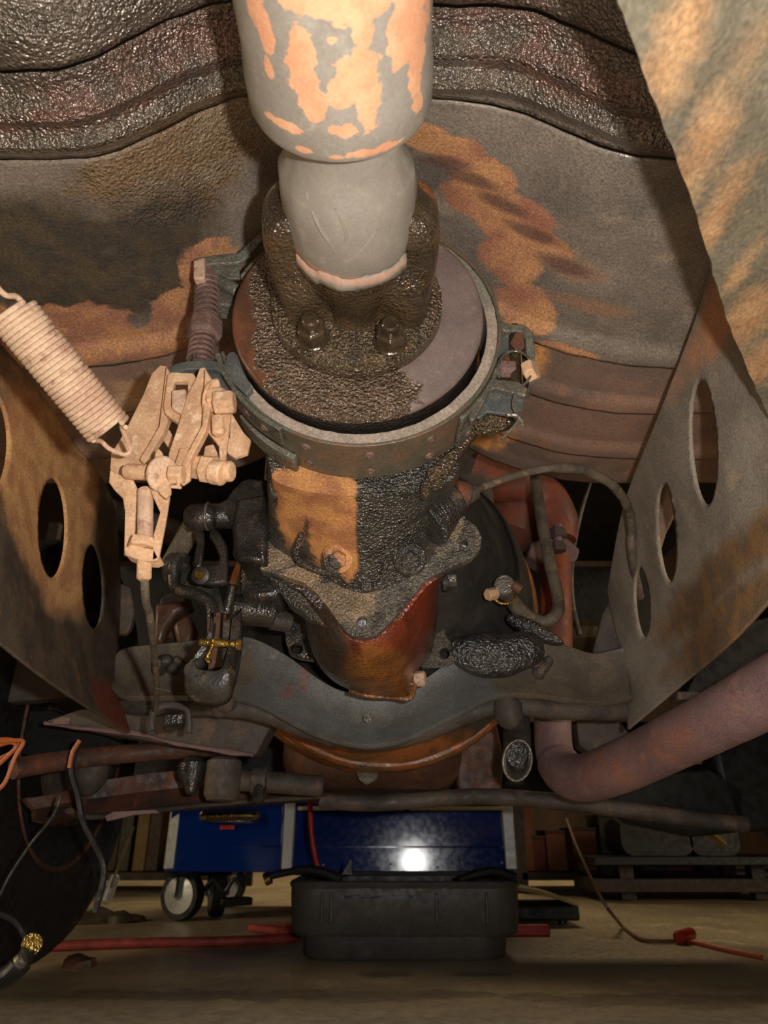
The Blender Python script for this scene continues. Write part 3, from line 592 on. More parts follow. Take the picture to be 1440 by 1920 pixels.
# big return spring
bs = thing('return_spring', 'large pinkish dusty coil spring slanting down at the far left', 'spring', V(120, 690, .40))
a, b = V(22, 584, .345), V(204, 806, .405)
d = (b-a).normalized()
make('coil', MB().coil(a, b, .0140, .00175, int((b-a).length/.0033), 16, 7), M['pinkdust'], bs)
make('spring_core', MB().cyl(a+d*.001, b-d*.002, .0128, 20), M['pinkdust'], bs)
make('hook', MB().tube(smooth_pts([b+Vector((.011, 0, .002)), V(228, 800, .41), V(240, 830, .425), V(244, 846, .43), V(232, 852, .43), V(206, 842, .425), V(190, 828, .42), b+Vector((-.009, 0, -.008))], 5), .0016, 8), M['pinkdust'], bs)
make('hook', MB().tube(smooth_pts([a+Vector((.006, 0, .006)), V(30, 556, .34), V(8, 552, .332), V(-20, 520, .32), V(-60, 470, .31)], 5), .0018, 8), M['pinkdust'], bs)

# brake cable down to the yoke at the crossmember
cb = thing('brake_cable', 'thin grimy brake cable hanging from the linkage to a small hook', 'cable', V(300, 1340, .80))
make('cable', MB().tube(PX([(271, 1086, .446), (274, 1130, .47), (280, 1150, .49), (284, 1180, .52), (290, 1230, .60), (294, 1290, .70), (292, 1330, .78)], None, 6), [.0028]*37), M['hose'], cb)
make('twist_wire', MB().tube(PX([(286, 1282), (292, 1290), (304, 1292), (320, 1296)], .69, 4), .0008, 6), M['steel'], cb)
make('shackle', MB().tube(PX([(286, 1370), (284, 1350), (292, 1330), (320, 1322), (348, 1330), (354, 1350), (354, 1374)], .80, 5), .004, 8), M['dark'], cb)
make('shackle_bolt', MB().lathe([(0, .009), (.003, .0105), (.02, .0105), (.023, .008)], V(306, 1352, .79), (.9, .2, .1), 6), M['wet_grease'], cb, bev=.001, sharp=25)

# ---------------------------------------------------------------- gearbox
gb = thing('gearbox', 'oily cast iron gearbox with tan patch and V-shaped gritty flange', 'gearbox', V(680, 1200, .66))
def ringpx(pts, Y, n=64, top=None):
    """open lower outline left->right as pixels; closed over the top"""
    q = smooth_pts([V(a, b, Y) for a, b in pts], 8)
    # resample
    L = [0]
    for i in range(1, len(q)): L.append(L[-1]+(q[i]-q[i-1]).length)
    out = []
    for k in range(n):
        t = L[-1]*k/(n-1); i = max(j for j in range(len(L)) if L[j] <= t+1e-9); i = min(i, len(q)-2)
        u = (t-L[i])/max(1e-9, L[i+1]-L[i]); out.append(q[i].lerp(q[i+1], u))
    zt = top if top else max(out[0].z, out[-1].z)
    out += [Vector((out[-1].x, Y, zt+.02)), Vector((out[-1].x*.5+out[0].x*.5, Y, zt+.05)), Vector((out[0].x, Y, zt+.02))]
    return out
s0 = ringpx([(500, 840), (506, 880), (520, 905), (600, 925), (680, 930), (760, 925), (840, 905), (856, 880), (860, 850)], .532)
s1 = ringpx([(500, 880), (500, 960), (497, 1000), (510, 1024), (570, 1062), (640, 1104), (686, 1116), (740, 1100), (800, 1062), (836, 985), (858, 920), (860, 880)], .640)
mid = [[s0[i].lerp(s1[i], t)+Vector((0, 0, .004*math.sin(PI*t))) for i in range(len(s0))] for t in (.25, .5, .75)]
make('tail_casting', MB().loft([s0]+mid+[s1]), M['case'], gb, sharp=60, disp=lambda p, n: n*(.0014*noise.noise(p*45)+.0007*noise.noise(p*140)))
make('casting_rib', MB().tube(PX([(684, 912, .540), (684, 960, .566), (684, 1010, .592), (685, 1060, .615), (688, 1108, .634)], None, 4), [.0052]*17, 10), M['case'], gb, disp=lambda p, n: n*.0008*noise.noise(p*120))
for x, y, Y in ((634, 1048, .600), (769, 1050, .600)):
    c = V(x, y, Y); d = Vector((0, -.75, -.45)).normalized()
    b_ = make('case_bolt', MB().lathe([(-.006, .0085), (.008, .0085), (.0095, .0075)], c, d, 6), M['case'], gb, bev=.0008, sharp=25)
    make('bolt_boss', MB().lathe([(-.02, .0155), (-.002, .0150), (.0005, .0128), (.0005, .008)], c, d, 28), M['case'], b_)
make('cast_vein', MB().tube(PX([(566, 1000, .588), (556, 1030, .602), (562, 1052, .612), (600, 1070, .616), (640, 1078, .618), (660, 1100, .630)], None, 4), .0028, 8), M['case'], gb)
make('cast_vein', MB().tube(PX([(712, 1040, .604), (722, 1060, .612), (716, 1086, .622), (700, 1104, .632)], None, 4), .0028, 8), M['case'], gb)
VF = [(492, 900), (492, 1010), (489, 1070), (514, 1074), (570, 1092), (592, 1110), (612, 1134), (648, 1184), (664, 1194), (684, 1196), (704, 1191), (722, 1176), (748, 1148), (800, 1085), (850, 1062), (884, 1046), (900, 1030), (903, 1008), (892, 986), (872, 972), (868, 958), (850, 945), (860, 900)]
make('mounting_flange', MB().prism(PX(VF, .638), (0, .014, 0), holes=[circ_px(679, 1165, 10, .638), circ_px(871, 1019, 7, .638)]), M['mflange'], gb)
make('hole_plug', MB().cyl(V(679, 1165, .650), V(679, 1165, .655), .008), M['grease'], gb)
make('hole_plug', MB().cyl(V(871, 1019, .650), V(871, 1019, .655), .006), M['grease'], gb)
b0 = ringpx([(500, 1000), (530, 1085), (566, 1110), (594, 1140), (640, 1190), (684, 1205), (726, 1185), (760, 1150), (800, 1100), (832, 1070), (850, 1000)], .652)
b1 = ringpx([(530, 1000), (548, 1100), (572, 1160), (584, 1220), (620, 1262), (680, 1282), (740, 1270), (790, 1215), (812, 1150), (822, 1085), (826, 1000)], .73)
b2 = ringpx([(545, 1000), (562, 1100), (576, 1190), (600, 1248), (640, 1286), (690, 1302), (765, 1306), (778, 1262), (808, 1225), (820, 1150), (824, 1000)], .80)
b3 = [p + Vector((0, .01, .006)) for p in b2]
make('belly_casting', MB().loft([b0, [b0[i].lerp(b1[i], .5)-Vector((0, 0, .003)) for i in range(len(b0))], b1, [b1[i].lerp(b2[i], .5) for i in range(len(b0))], b2, b3]), M['belly'], gb, sharp=70, disp=lambda p, n: n*(.0016*noise.noise(p*22)))
make('drip_lip', MB().tube(PX([(655, 1294), (690, 1304), (740, 1306), (766, 1310), (776, 1290), (778, 1262)], .798, 4), .0034, 8), M['belly'], gb)
make('drain_plug', MB().lathe([(0, .008), (.002, .009), (.010, .009), (.012, .007)], V(778, 1273, .80), (1, -.3, 0), 6), M['pinkdust'], gb, bev=.0008, sharp=25)
# rear ears of the case
make('case_ear', MB().prism(PX([(534, 1152), (580, 1150), (590, 1238), (562, 1234), (542, 1226), (535, 1200)], .83), (0, .014, 0), holes=[circ_px(557, 1215, 11, .83, ry=9)]), M['wet_grease'], gb, bev=.002)
e = make('case_ear', MB().prism(PX([(800, 1090), (836, 1096), (852, 1116), (858, 1140), (846, 1166), (834, 1176), (836, 1190), (856, 1214), (858, 1236), (844, 1246), (790, 1252)], .85), (0, .014, 0), holes=[circ_px(834, 1224, 10, .85)]), M['mflange'], gb, bev=.002)
make('ear_bolt', MB().lathe([(0, .012), (.006, .0125), (.008, .010)], V(834, 1143, .85), (0, -1, -.1), 20), M['mflange'], e)
make('side_bolt', MB().lathe([(0, .0075), (.001, .0085), (.012, .0085), (.013, .007)], V(836, 1088, .80), (1, -.2, 0), 6), M['steel'], gb, bev=.0006, sharp=25)
make('side_bolt', MB().cyl(V(826, 1095, .80), V(840, 1092, .80), .011, 12), M['grease'], gb)
# side cover with the selector bosses
sc = [(500, 900), (470, 896), (452, 902), (436, 918), (426, 934), (412, 942), (362, 944), (354, 952), (356, 966), (380, 972), (410, 966), (428, 968), (436, 1000), (436, 1040), (446, 1052), (500, 1056)]
make('side_cover', MB().prism(PX(sc, .635), (0, .012, 0)), M['wet_grease'], gb, bev=.002)
cv = [V(a, b, .625) for a, b in ((444, 934), (500, 924), (500, 1056), (450, 1050), (438, 1040), (434, 990))]
make('cover_box', MB().prism(cv, (0, .06, 0)), M['wet_grease'], gb, bev=.007)
cv = [V(a, b, .69) for a, b in ((450, 1040), (520, 1050), (530, 1120), (470, 1126), (446, 1112))]
make('lower_cover_box', MB().prism(cv, (0, .06, 0)), M['wet_grease'], gb, bev=.007)
make('selector_boss', MB().cyl(V(366, 968, .640), V(446, 968, .650), .0125, 22), M['wet_grease'], gb)
make('selector_boss', MB().cyl(V(430, 1140, .72), V(512, 1150, .74), .0155, 22), M['wet_grease'], gb)
make('boss_end', MB().cyl(V(506, 1160, .75), V(545, 1166, .76), .012, 16), M['grease'], gb)
make('small_bolt_head', MB().lathe([(0, .006), (.01, .0062), (.011, .005)], V(500, 1098, .70), (-1, -.3, 0), 6), M['grease'], gb, sharp=25)
make('case_seam', MB().prism(PX([(488, 1068), (516, 1066), (560, 1100), (600, 1140), (612, 1176), (584, 1160), (540, 1128), (520, 1100)], .66), (0, .03, 0)), M['case'], gb, bev=.004)
make('upper_lug', MB().prism(PX([(500, 892), (560, 888), (572, 920), (556, 936), (506, 930)], .56), (0, .02, 0)), M['grease'], gb, bev=.004)
make('shaft_seal_housing', MB().cyl(ax(.50), ax(.56), .072, 40), M['grease'], gb)

# bell housing and flywheel cover, sump behind
bh = thing('bell_housing', 'dusty dark bell housing flaring out behind the gearbox', 'bell housing', (0, .95, .3))
cz = .56
def rg(y, r, cx=.0, z=None, sx=1, n=64): return [Vector((cx+r*sx*math.cos(2*PI*k/n), y, (cz if z is None else z)+r*math.sin(2*PI*k/n))) for k in range(n)]
make('cone', MB().loft([rg(.80, .10), rg(.84, .13), rg(.90, .160), rg(.98, .212, z=.545), rg(1.03, .226, z=.535), rg(1.045, .228, z=.535)]), M['bell'], bh, disp=lambda p, n: n*(.003*noise.noise(p*18)+.001*noise.noise(p*70)))
o = make('cover_rim', MB().loft([rg(1.045, .232, z=.535), rg(1.05, .236, z=.535), rg(1.075, .238, z=.535), rg(1.085, .232, z=.535)]), M['flycover'], bh)
fc = tag(make('flywheel_cover', MB().lathe([(0, .10), (0, .20), (.01, .234), (.03, .2405), (.05, .238), (.07, .21), (.075, .1)], (-.012, 1.052, .538), (0, 1, 0), 96), M['flycover']), 'orange-brown curved flywheel cover below the crossmember', 'engine cover')
cl = thing('inspection_plate', 'pale stained triangular plate tab with dark slot at the sump seam', 'plate', V(686, 1470, 1.10))
make('plate_tab', MB().prism(PX([(668, 1446), (712, 1446), (706, 1462), (686, 1472), (672, 1460)], 1.085), (0, .006, 0)), M['mflange'], cl, bev=.001)
make('clip', MB().prism(PX([(664, 1424), (704, 1422), (692, 1436), (676, 1438)], 1.045), (0, .006, 0)), M['wet_grease'], cl, bev=.001)
def box_ring(cx, Y, w_, zt, zb, r, n=6):
    out = []
    for (sx, sz, a0) in ((1, 0, -90), (1, 1, 0), (-1, 1, 90), (-1, 0, 180)):
        ccx = cx+sx*(w_/2-r); ccz = (zt-r) if sz else (zb+r)
        for k in range(n+1):
            a = math.radians(a0+90*k/n); out.append(Vector((ccx+r*math.cos(a), Y, ccz+r*math.sin(a))))
    return out
tag(make('oil_sump', MB().loft([box_ring(-.018, 1.10, .20, .45, .32, .04), box_ring(-.018, 1.13, .262, .45, .298, .045), box_ring(-.018, 1.17, .28, .45, .284, .045), box_ring(-.018, 1.22, .286, .45, .278, .045), box_ring(-.018, 1.5, .29, .45, .268, .045), box_ring(-.018, 1.62, .29, .45, .33, .045)]), M['pan_rust'], sharp=60, disp=lambda p, n: n*.003*noise.noise(p*15)),
    'dark red-brown engine oil sump low behind the flywheel cover', 'oil pan')
tag(make('engine_block', MB().box((-.01, 1.42, .70), (.40, .66, .46)), M['dark'], bev=.02), 'dark engine block above the sump, deep in shadow', 'engine')
tag(make('hood_blocker', MB().prism([(-.85, .9, 1.02), (.85, .9, 1.02), (.85, 2.05, .98), (.85, 2.2, .60), (-.85, 2.2, .60), (-.85, 2.05, .98)][:3] + [(-.85, 2.05, .98)], (0, 0, .01)), M['black']), 'dark hood panel, unseen, added to keep the engine bay black', 'hood_blocker')  # unseen panel added to block light above the engine bay
tag(make('front_blocker', MB().box((0, 2.1, .80), (1.7, .01, .36)), M['black']), 'dark upright panel added far in front to keep the engine bay black', 'body panel')  # added panel, blocks the shop lamp and the view in front

# ---------------------------------------------------------------- crossmember
xm = thing('crossmember', 'scuffed dark grey pressed crossmember dipping under the gearbox', 'crossmember', V(690, 1390, .88))
top = [(205, 1262, .90), (214, 1236, .90), (240, 1216, .90), (330, 1206, .90), (430, 1196, .89), (478, 1200, .88), (540, 1232, .88), (590, 1270, .88), (640, 1296, .88), (700, 1306, .88), (760, 1296, .88), (820, 1258, .88), (870, 1228, .88), (930, 1208, .89), (1000, 1200, .90), (1060, 1212, .91), (1110, 1226, .92), (1150, 1220, .92), (1184, 1212, .92)]
bot = [(205, 1276, .87), (216, 1290, .87), (240, 1300, .87), (330, 1300, .87), (430, 1300, .86), (478, 1310, .85), (540, 1342, .85), (590, 1368, .85), (640, 1384, .85), (700, 1390, .85), (760, 1378, .85), (820, 1350, .85), (870, 1326, .85), (930, 1298, .86), (1000, 1296, .87), (1060, 1304, .88), (1110, 1310, .89), (1150, 1310, .89), (1184, 1304, .90)]
T = PX(top, None, 5); B = PX(bot, None, 5)
rows = [[t+Vector((0, .05, .006)) for t in T], [t+Vector((0, .006, .002)) for t in T]]
for k in range(9):
    u = k/8; rows.append([T[i].lerp(B[i], u)+Vector((0, .010*math.sin(PI*u), 0)) for i in range(len(T))])
rows += [[b_+Vector((0, -.004, -.0035)) for b_ in B], [b_+Vector((0, .002, -.007)) for b_ in B], [b_+Vector((0, .03, -.005)) for b_ in B]]
hx, hy = 690, 1346
make('web_plate', MB().loft(rows, False), M['xmember'], xm, solid=.002, sharp=60, disp=lambda p, n: n*.0012*noise.noise(p*25))
tb = PX([(236, 1318, .90), (300, 1324, .89), (400, 1324, .885), (470, 1330, .88), (520, 1344, .885), (580, 1368, .89), (640, 1382, .89), (700, 1388, .89), (770, 1378, .89), (840, 1352, .885), (900, 1330, .885), (960, 1322, .89), (1040, 1330, .90), (1168, 1332, .92)], None, 5)
make('lower_tube', MB().tube(tb, .0125, 14, flat=1), M['dark'], xm, disp=lambda p, n: n*.0012*noise.noise(p*60))
for x, y, s in ((952, 1334, 1), (416, 1312, .8)):
    make('weld_collar', MB().lathe([(-.02, .010), (-.008, .017), (.008, .017), (.016, .010), (.02, .004)], V(x, y, .875), (0, -.1, -1), 18), M['dark'], xm, disp=lambda p, n: n*.003*noise.noise(p*60))
make('bolt_head', MB().lathe([(0, .012), (.004, .0125), (.010, .009), (.012, .004)], V(424, 1316, .86), (0, -.6, -.8), 18), M['dark'], xm)
make('drain_hole', MB().lathe([(0, .0055), (.003, .0055), (.003, .003), (.0005, .0028)], V(hx, hy, .857), (0, -1, -.1), 16), M['wet_grease'], xm)
mb = MB()
for k, (x, y, r) in enumerate(((300, 1246, .010), (312, 1240, .009), (322, 1252, .008), (334, 1240, .007), (296, 1258, .007), (1006, 1240, .010), (1018, 1252, .009), (1010, 1262, .008), (1026, 1240, .007))):
    mb.lathe([(-.02, r*.8), (0, r), (.006, r*.8), (.009, r*.4)], V(x, y, .885), (.1*math.sin(k), -1, 0), 10)
o = tag(make('weld_blob', mb, M['dark'], xm, disp=lambda p, n: n*.003*noise.noise(p*80)), kind='stuff')
g_ = MB(); c = V(932, 1222, .855)
rings = []
for i in range(15):
    t = PI*i/14; rings.append([c+Vector((-.058*math.cos(t), -.014*math.sin(t)*math.cos(a)*1.3, .0)) + Vector((0, 0, .0270*math.sin(t)**.7*math.sin(a)+.004*math.cos(t*2.2))) for a in [2*PI*k/24 for k in range(24)]])
g_.loft(rings)
tag(make('grease_lump', g_, M['oilblock'], sharp=80, sub=2, disp=lambda p, n: n*(.005*noise.noise(p*42)+.0025*abs(noise.noise(p*120)))), 'thick tarry lump of black sludge sitting on the crossmember', 'grease')
# right end gusset behind the rail
make('end_gusset', MB().prism(PX([(1130, 1150), (1168, 1080), (1190, 1040), (1200, 1200), (1180, 1310), (1150, 1310), (1110, 1230)], .93), (0, .01, 0)), M['dark'], xm, bev=.002)
make('end_gusset', MB().prism(PX([(218, 1090), (246, 1100), (252, 1150), (244, 1180), (234, 1190), (216, 1190)], .91), (0, .01, 0)), M['dark'], xm, bev=.002)
# ---------------------------------------------------------------- gear shift linkage at the left of the gearbox
sl = thing('shift_linkage', 'oily black shift levers with brassy bolt and U-shaped link below', 'gear linkage', V(390, 1300, .70))
make('lever_head', MB().lathe([(-.014, .008), (-.009, .0125), (0, .0135), (.010, .012), (.014, .010)], V(375, 970, .622), (1, 0, 0), 20), M['wet_grease'], sl)
make('ring', MB().cyl(V(388, 968, .622), V(392, 968, .622), .0142, 22), M['steel'], sl)
make('fork_lever', MB().prism(PX([(394, 984), (410, 996), (424, 1020), (426, 1060), (424, 1092), (396, 1096), (374, 1090), (364, 1076), (368, 1064), (386, 1058), (406, 1058), (412, 1044), (402, 1020), (392, 1006)], .635), (0, .010, 0)), M['wet_grease'], sl, bev=.002)
make('fork_arm', MB().prism(PX([(362, 996), (372, 990), (382, 996), (380, 1030), (378, 1062), (366, 1066), (362, 1050), (368, 1020)], .630), (0, .008, 0)), M['wet_grease'], sl, bev=.002)
b_ = make('clamp_bolt', MB().lathe([(0, .0085), (.005, .0085), (.006, .007)], V(379, 1080, .636), (-.1, -1, -.2), 20), M['grease'], sl)
make('bolt_tip', MB().lathe([(.004, .0045), (.010, .0045), (.011, .0035)], V(379, 1080, .636), (-.1, -1, -.2), 6), M['brass'], b_, sharp=25)
make('control_rod', MB().cyl(V(362, 984, .67), V(318, 1062, .70), .0105, 16), M['hose'], sl)
make('swivel', MB().cyl(V(320, 1066, .69), V(346, 1068, .685), .017, 22), M['grease'], sl)
make('bell_crank', MB().tube(PX([(328, 1068), (326, 1090), (334, 1106), (360, 1112), (382, 1122), (396, 1134), (400, 1160)], .68, 4), .0065, 10), M['wet_grease'], sl)
make('crank_plate', MB().prism(PX([(338, 1070), (372, 1076), (410, 1098), (420, 1150), (396, 1140), (380, 1118), (344, 1106)], .695), (0, .006, 0)), M['grease'], sl, bev=.001)
make('shift_rod', MB().cyl(V(436, 1096, .70), V(424, 1150, .71), .0060, 12), M['wet_grease'], sl)
# U link: an outline swept round, open in the middle
ul = PX([(398, 1150), (392, 1190), (368, 1230), (348, 1252), (352, 1272), (372, 1280), (404, 1282), (426, 1272), (434, 1250), (446, 1200), (452, 1140)], .665, 5)
rows = [[p+Vector((0, dy, dz)) for p in ul] for dy, dz in ((0, 0), (.0, .0), (.004, -.024), (.012, -.026))]
ctr = V(400, 1210, .665)
def inset(p, s): return ctr+(p-ctr)*s
rows = [[inset(p, .66)+Vector((0, .03, .008)) for p in ul], [inset(p, .70)+Vector((0, .001, 0)) for p in ul], [p for p in ul], [p+Vector((0, .006, -.012)) for p in ul], [inset(p, .97)+Vector((0, .018, -.018)) for p in ul]]
make('u_link', MB().loft(rows, False), M['grease'], sl, solid=.0025, sharp=50)
make('tongue', MB().prism(PX([(388, 1150), (414, 1146), (410, 1200), (402, 1250), (390, 1256), (388, 1210)], .675), (0, .005, 0)), M['brown'], sl, bev=.001)
make('inner_bar', MB().prism(PX([(418, 1160), (434, 1160), (428, 1240), (416, 1240)], .685), (0, .01, 0)), M['grease'], sl, bev=.001)
make('link_pin', MB().cyl(V(374, 1204, .66), V(448, 1208, .66), .0036, 14), M['brass'], sl)
make('pin_head', MB().cyl(V(442, 1208, .66), V(454, 1209, .66), .0058, 16, .3), M['brass'], sl)
make('split_pin', MB().tube(PX([(400, 1200), (396, 1216), (388, 1236), (396, 1240)], .655, 3), .0022, 8), M['brass'], sl)
tag(make('steering_box_arm', MB().prism(PX([(300, 1120), (340, 1100), (352, 1130), (330, 1140), (318, 1160), (322, 1190), (300, 1210), (288, 1180)], .98), (0, .05, 0)), M['dark'], bev=.004), 'dark cast arm deep behind the shift levers on the left', 'steering arm')
for k, (pts, lb_) in enumerate((([(290, 1130), (336, 1124), (352, 1136), (330, 1150), (312, 1178), (300, 1212), (286, 1200)], 'dark red casting seen between cable and shift levers'),
                               ([(322, 1170), (352, 1150), (366, 1180), (352, 1214), (330, 1206)], 'smaller dark red bracket beside the U-shaped link'))):
    tag(make('engine_bracket', MB().prism(PX(pts, .96), (0, .03, 0)), M['pan_rust'], bev=.006), lb_, 'bracket')
tag(make('steering_column', MB().cyl(V(200, 960, 1.0), V(330, 1000, 1.1), .022), M['dark']), 'dark round column deep in shadow behind the linkage', 'column')

# ---------------------------------------------------------------- right of the gearbox: black lever, speedometer drive, hose, clamp
bl = thing('oily_lever', 'black oily lever and square nut under the right side of the drum', 'lever', V(830, 920, .55))
make('lever_plate', MB().prism(PX([(886, 796), (946, 770), (978, 776), (960, 796), (930, 806), (900, 806), (880, 830), (852, 872), (820, 910), (806, 922), (790, 904), (812, 870), (850, 838)], .525), (0, .010, 0)), M['yoke'], bl, bev=.002)
make('oily_cap', MB().lathe([(-.016, .004), (-.012, .010), (0, .014), (.012, .012), (.017, .005)], V(914, 788, .515), (1, 0, .3), 16), M['flange'], bl)
make('square_nut', MB().prism(PX([(800, 880), (822, 868), (842, 884), (832, 906), (810, 908)], .515), (0, .012, 0)), M['flange'], bl, bev=.0015)
make('lever_end', MB().prism(PX([(790, 906), (804, 898), (812, 912), (800, 930), (790, 922)], .512), (0, .012, 0)), M['flange'], bl, bev=.0015)
# speedometer drive
sd = thing('speedometer_cable', 'dusty speedometer cable looping right from its brass coupling', 'cable', V(870, 940, .60))
make('drive_housing', MB().cyl(V(800, 985, .595), V(848, 945, .60), .024, 22, r2=.015), M['case'], sd)
make('coupling_collar', MB().cyl(V(838, 948, .598), V(856, 938, .60), .0165, 24), M['grease'], sd)
make('coupling_nut', MB().cyl(V(850, 926, .60), V(876, 930, .605), .0135, 20, .15), M['brown'], sd)
make('coupling_sleeve', MB().cyl(V(874, 929, .605), V(890, 922, .61), .009, 18, .3), M['dark'], sd)
make('cable_end', MB().cyl(V(888, 920, .61), V(914, 911, .615), .0042, 12), M['brown'], sd)
make('cable', MB().tube(PX([(905, 914, .613), (950, 897, .62), (1000, 883, .63), (1050, 877, .64), (1095, 882, .66), (1135, 900, .68), (1162, 925, .71), (1178, 955, .75), (1184, 990, .78), (1184, 1030, .80), (1190, 1070, .83), (1200, 1120, .87)], None, 7), [.0040]*20+[.0052]*58, 12), M['hose'], sd, disp=lambda p, n: n*.0008*noise.noise(p*130))

hp = thing('breather_hose', 'dark rubber hose before the red exhaust pipe, curling up to a grey plug', 'hose', V(1000, 1170, .92))
make('hose', MB().tube(PX([(1004, 890, .95), (1008, 930, .94), (1020, 1000, .93), (1034, 1070, .92), (1046, 1120, .91), (1044, 1150, .90), (1022, 1166, .90), (1000, 1160, .90), (984, 1150, .89)], None, 7), .0085, 12), M['hose'], hp)
make('pipe_bend', MB().tube(PX([(998, 1162, .90), (978, 1148, .89), (964, 1130, .88), (950, 1112, .86), (938, 1102, .84)], None, 5), .0105, 14), M['hose'], hp)
make('end_plug', MB().lathe([(0, .0135), (.016, .0135), (.018, .012)], V(945, 1106, .85), (-.1, -1, .05), 24), M['steel'], hp)
make('hose_clamp', MB().tube([V(946+22*math.cos(t), 1112+20*math.sin(t), .835) for t in [PI*(-.1)+k*.2 for k in range(20)]], .0016, 7), M['brass'], hp)
make('clamp_screw', MB().lathe([(0, .006), (.001, .0075), (.014, .0075), (.015, .006)], V(930, 1112, .825), (-.5, -.3, -.2), 6), M['tan'], hp, sharp=25)
make('clamp_screw', MB().cyl(V(962, 1096, .83), V(978, 1106, .83), .007, 12), M['brown'], hp)
make('sludge_knot', MB().lathe([(-.03, .004), (-.015, .011), (.01, .013), (.03, .010), (.05, .004)], V(990, 1176, .88), (1, 0, -.5), 12), M['oilblock'], hp, sub=1, disp=lambda p, n: n*.005*noise.noise(p*70))

# exhaust
ex = thing('exhaust_pipe', 'rusty purple-brown exhaust pipe dropping from a red elbow and bending to the right edge', 'exhaust pipe', V(1060, 1490, .95))
el = PX([(880, 880, 1.12), (930, 900, 1.13), (985, 912, 1.14), (1026, 936, 1.15), (1042, 970, 1.15), (1042, 1012, 1.15)], None, 6)
make('elbow', MB().tube(el, [.040]*12+[.036]*19, 22), M['redpipe'], ex, disp=lambda p, n: n*.003*noise.noise(p*20))
make('elbow_shoulder', MB().lathe([(-.05, .03), (-.03, .055), (.03, .06), (.06, .03)], V(960, 980, 1.19), (.3, 0, 1), 22), M['redpipe'], ex)
make('pipe_flange', MB().prism(PX([(990, 1042), (996, 1016), (1024, 1008), (1064, 1008), (1088, 1030), (1082, 1050), (1060, 1058), (1020, 1056)], 1.12), (0, .05, 0)), M['exhaust'], ex, bev=.004)
fb = make('flange_bolt', MB().cyl(V(1046, 984, 1.09), V(1046, 1034, 1.09), .0075, 14), M['exhaust'], ex)
make('bolt_nut', MB().lathe([(-.008, .012), (-.006, .014), (.006, .014), (.008, .012)], V(1046, 1026, 1.09), (0, 0, 1), 6), M['dark'], fb, sharp=25)
make('bolt_nut', MB().lathe([(-.008, .012), (-.006, .014), (.006, .014), (.008, .012)], V(1046, 1000, 1.09), (0, 0, 1), 6), M['dark'], fb, sharp=25)
make('downpipe', MB().tube(PX([(1042, 1040, 1.14), (1042, 1120, 1.12), (1042, 1200, 1.11), (1038, 1290, 1.09)], None, 5), .026, 22), M['redpipe'], ex)
lp = PX([(1038, 1290, 1.09), (1036, 1360, 1.07), (1040, 1410, 1.05), (1056, 1446, 1.02), (1086, 1458, .98), (1130, 1450, .93), (1220, 1412, .84), (1330, 1356, .74), (1450, 1292, .65), (1600, 1210, .57)], None, 8)
for k_ in range(1, 9): lp.append(lp[-1]+Vector((.055, -.05+.004*k_, .012)))
make('long_pipe', MB().tube(lp, [.0265]*20+[.029]*(len(lp)-20), 28), M['exhaust'], ex, disp=lambda p, n: n*.0012*noise.noise(p*14))
# draft tube with slanted open mouth
dt = thing('draft_tube', 'short dark tube with slanted open end below the crossmember', 'tube', V(968, 1460, .90))
A = V(968, 1330, .95); Bq = V(970, 1425, .905); N = 28; rings = []
ux = Vector((1, 0, 0)); dn = (Bq-A).normalized(); uy = dn.cross(ux).normalized()
if uy.y > 0: uy = -uy
for t, r, sl_ in ((0, .0172, 0), (1, .0172, 1), (1, .0138, 1), (.8, .0138, 1)):
    rings.append([A+(Bq-A)*t + (ux*math.cos(a)+uy*math.sin(a))*r + dn*(sl_*(-.016*math.sin(a))) for a in [2*PI*k/N for k in range(N)]])
make('tube', MB().loft(rings, True, False), M['grease'], dt, sharp=40)
make('tube_rim', MB().tube([p+(dn*.0005) for p in rings[1]]+[rings[1][0]], .0016, 7), M['steel'], dt)
make('mouth_disc', MB().add(rings[3], [tuple(range(N))]), M['oilblock'], dt)  # dark disc closes the tube just inside its mouth

# ---------------------------------------------------------------- steering and suspension pieces below
def simple(name, mb, m, label, cat, group=None, **k): return tag(make(name, mb, m, **k), label, cat, group)
tr = thing('tie_rod', 'dark greasy tie rod running in from the left below the frame', 'rod', V(200, 1440, 1.05))
make('rod', MB().tube(PX([(24, 1442, .95), (120, 1426, 1.0), (250, 1412, 1.05), (420, 1400, 1.1)], None, 5), .013, 14), M['brown'], tr)
make('ball_joint', MB().lathe([(0, .02), (.01, .024), (.03, .022), (.045, .012), (.05, .006)], V(176, 1420, 1.05), (0, 0, -1), 20), M['dark'], tr)
make('ball_joint', MB().lathe([(0, .014), (.01, .020), (.02, .018), (.032, .012), (.045, .007)], V(362, 1422, 1.0), (.1, -.2, -1), 20), M['wet_grease'], tr)
ca = thing('control_arm', 'long brown channel-section arm with rusty lower edge, low on the left', 'suspension arm', V(320, 1530, 1.15))
t1 = PX([(40, 1500, 1.05), (110, 1490, 1.07), (170, 1470, 1.1), (300, 1450, 1.12), (420, 1444, 1.15), (600, 1462, 1.2)], None, 5); b1_ = PX([(60, 1540, 1.03), (130, 1524, 1.05), (180, 1524, 1.08), (300, 1512, 1.10), (420, 1504, 1.13), (610, 1490, 1.18)], None, 5)
make('channel', MB().loft([[p+Vector((0, .06, 0)) for p in t1], t1, [t1[i].lerp(b1_[i], .5)+Vector((0, .014, 0)) for i in range(len(t1))], b1_, [p+Vector((0, .06, -.004)) for p in b1_]], False), M['brown'], ca, solid=.004)
make('lower_lip', MB().tube(PX([(130, 1520, 1.04), (170, 1532, 1.07), (300, 1518, 1.09), (420, 1506, 1.12), (600, 1494, 1.17)], None, 4), .008, 8, flat=.5), M['dark'], ca)
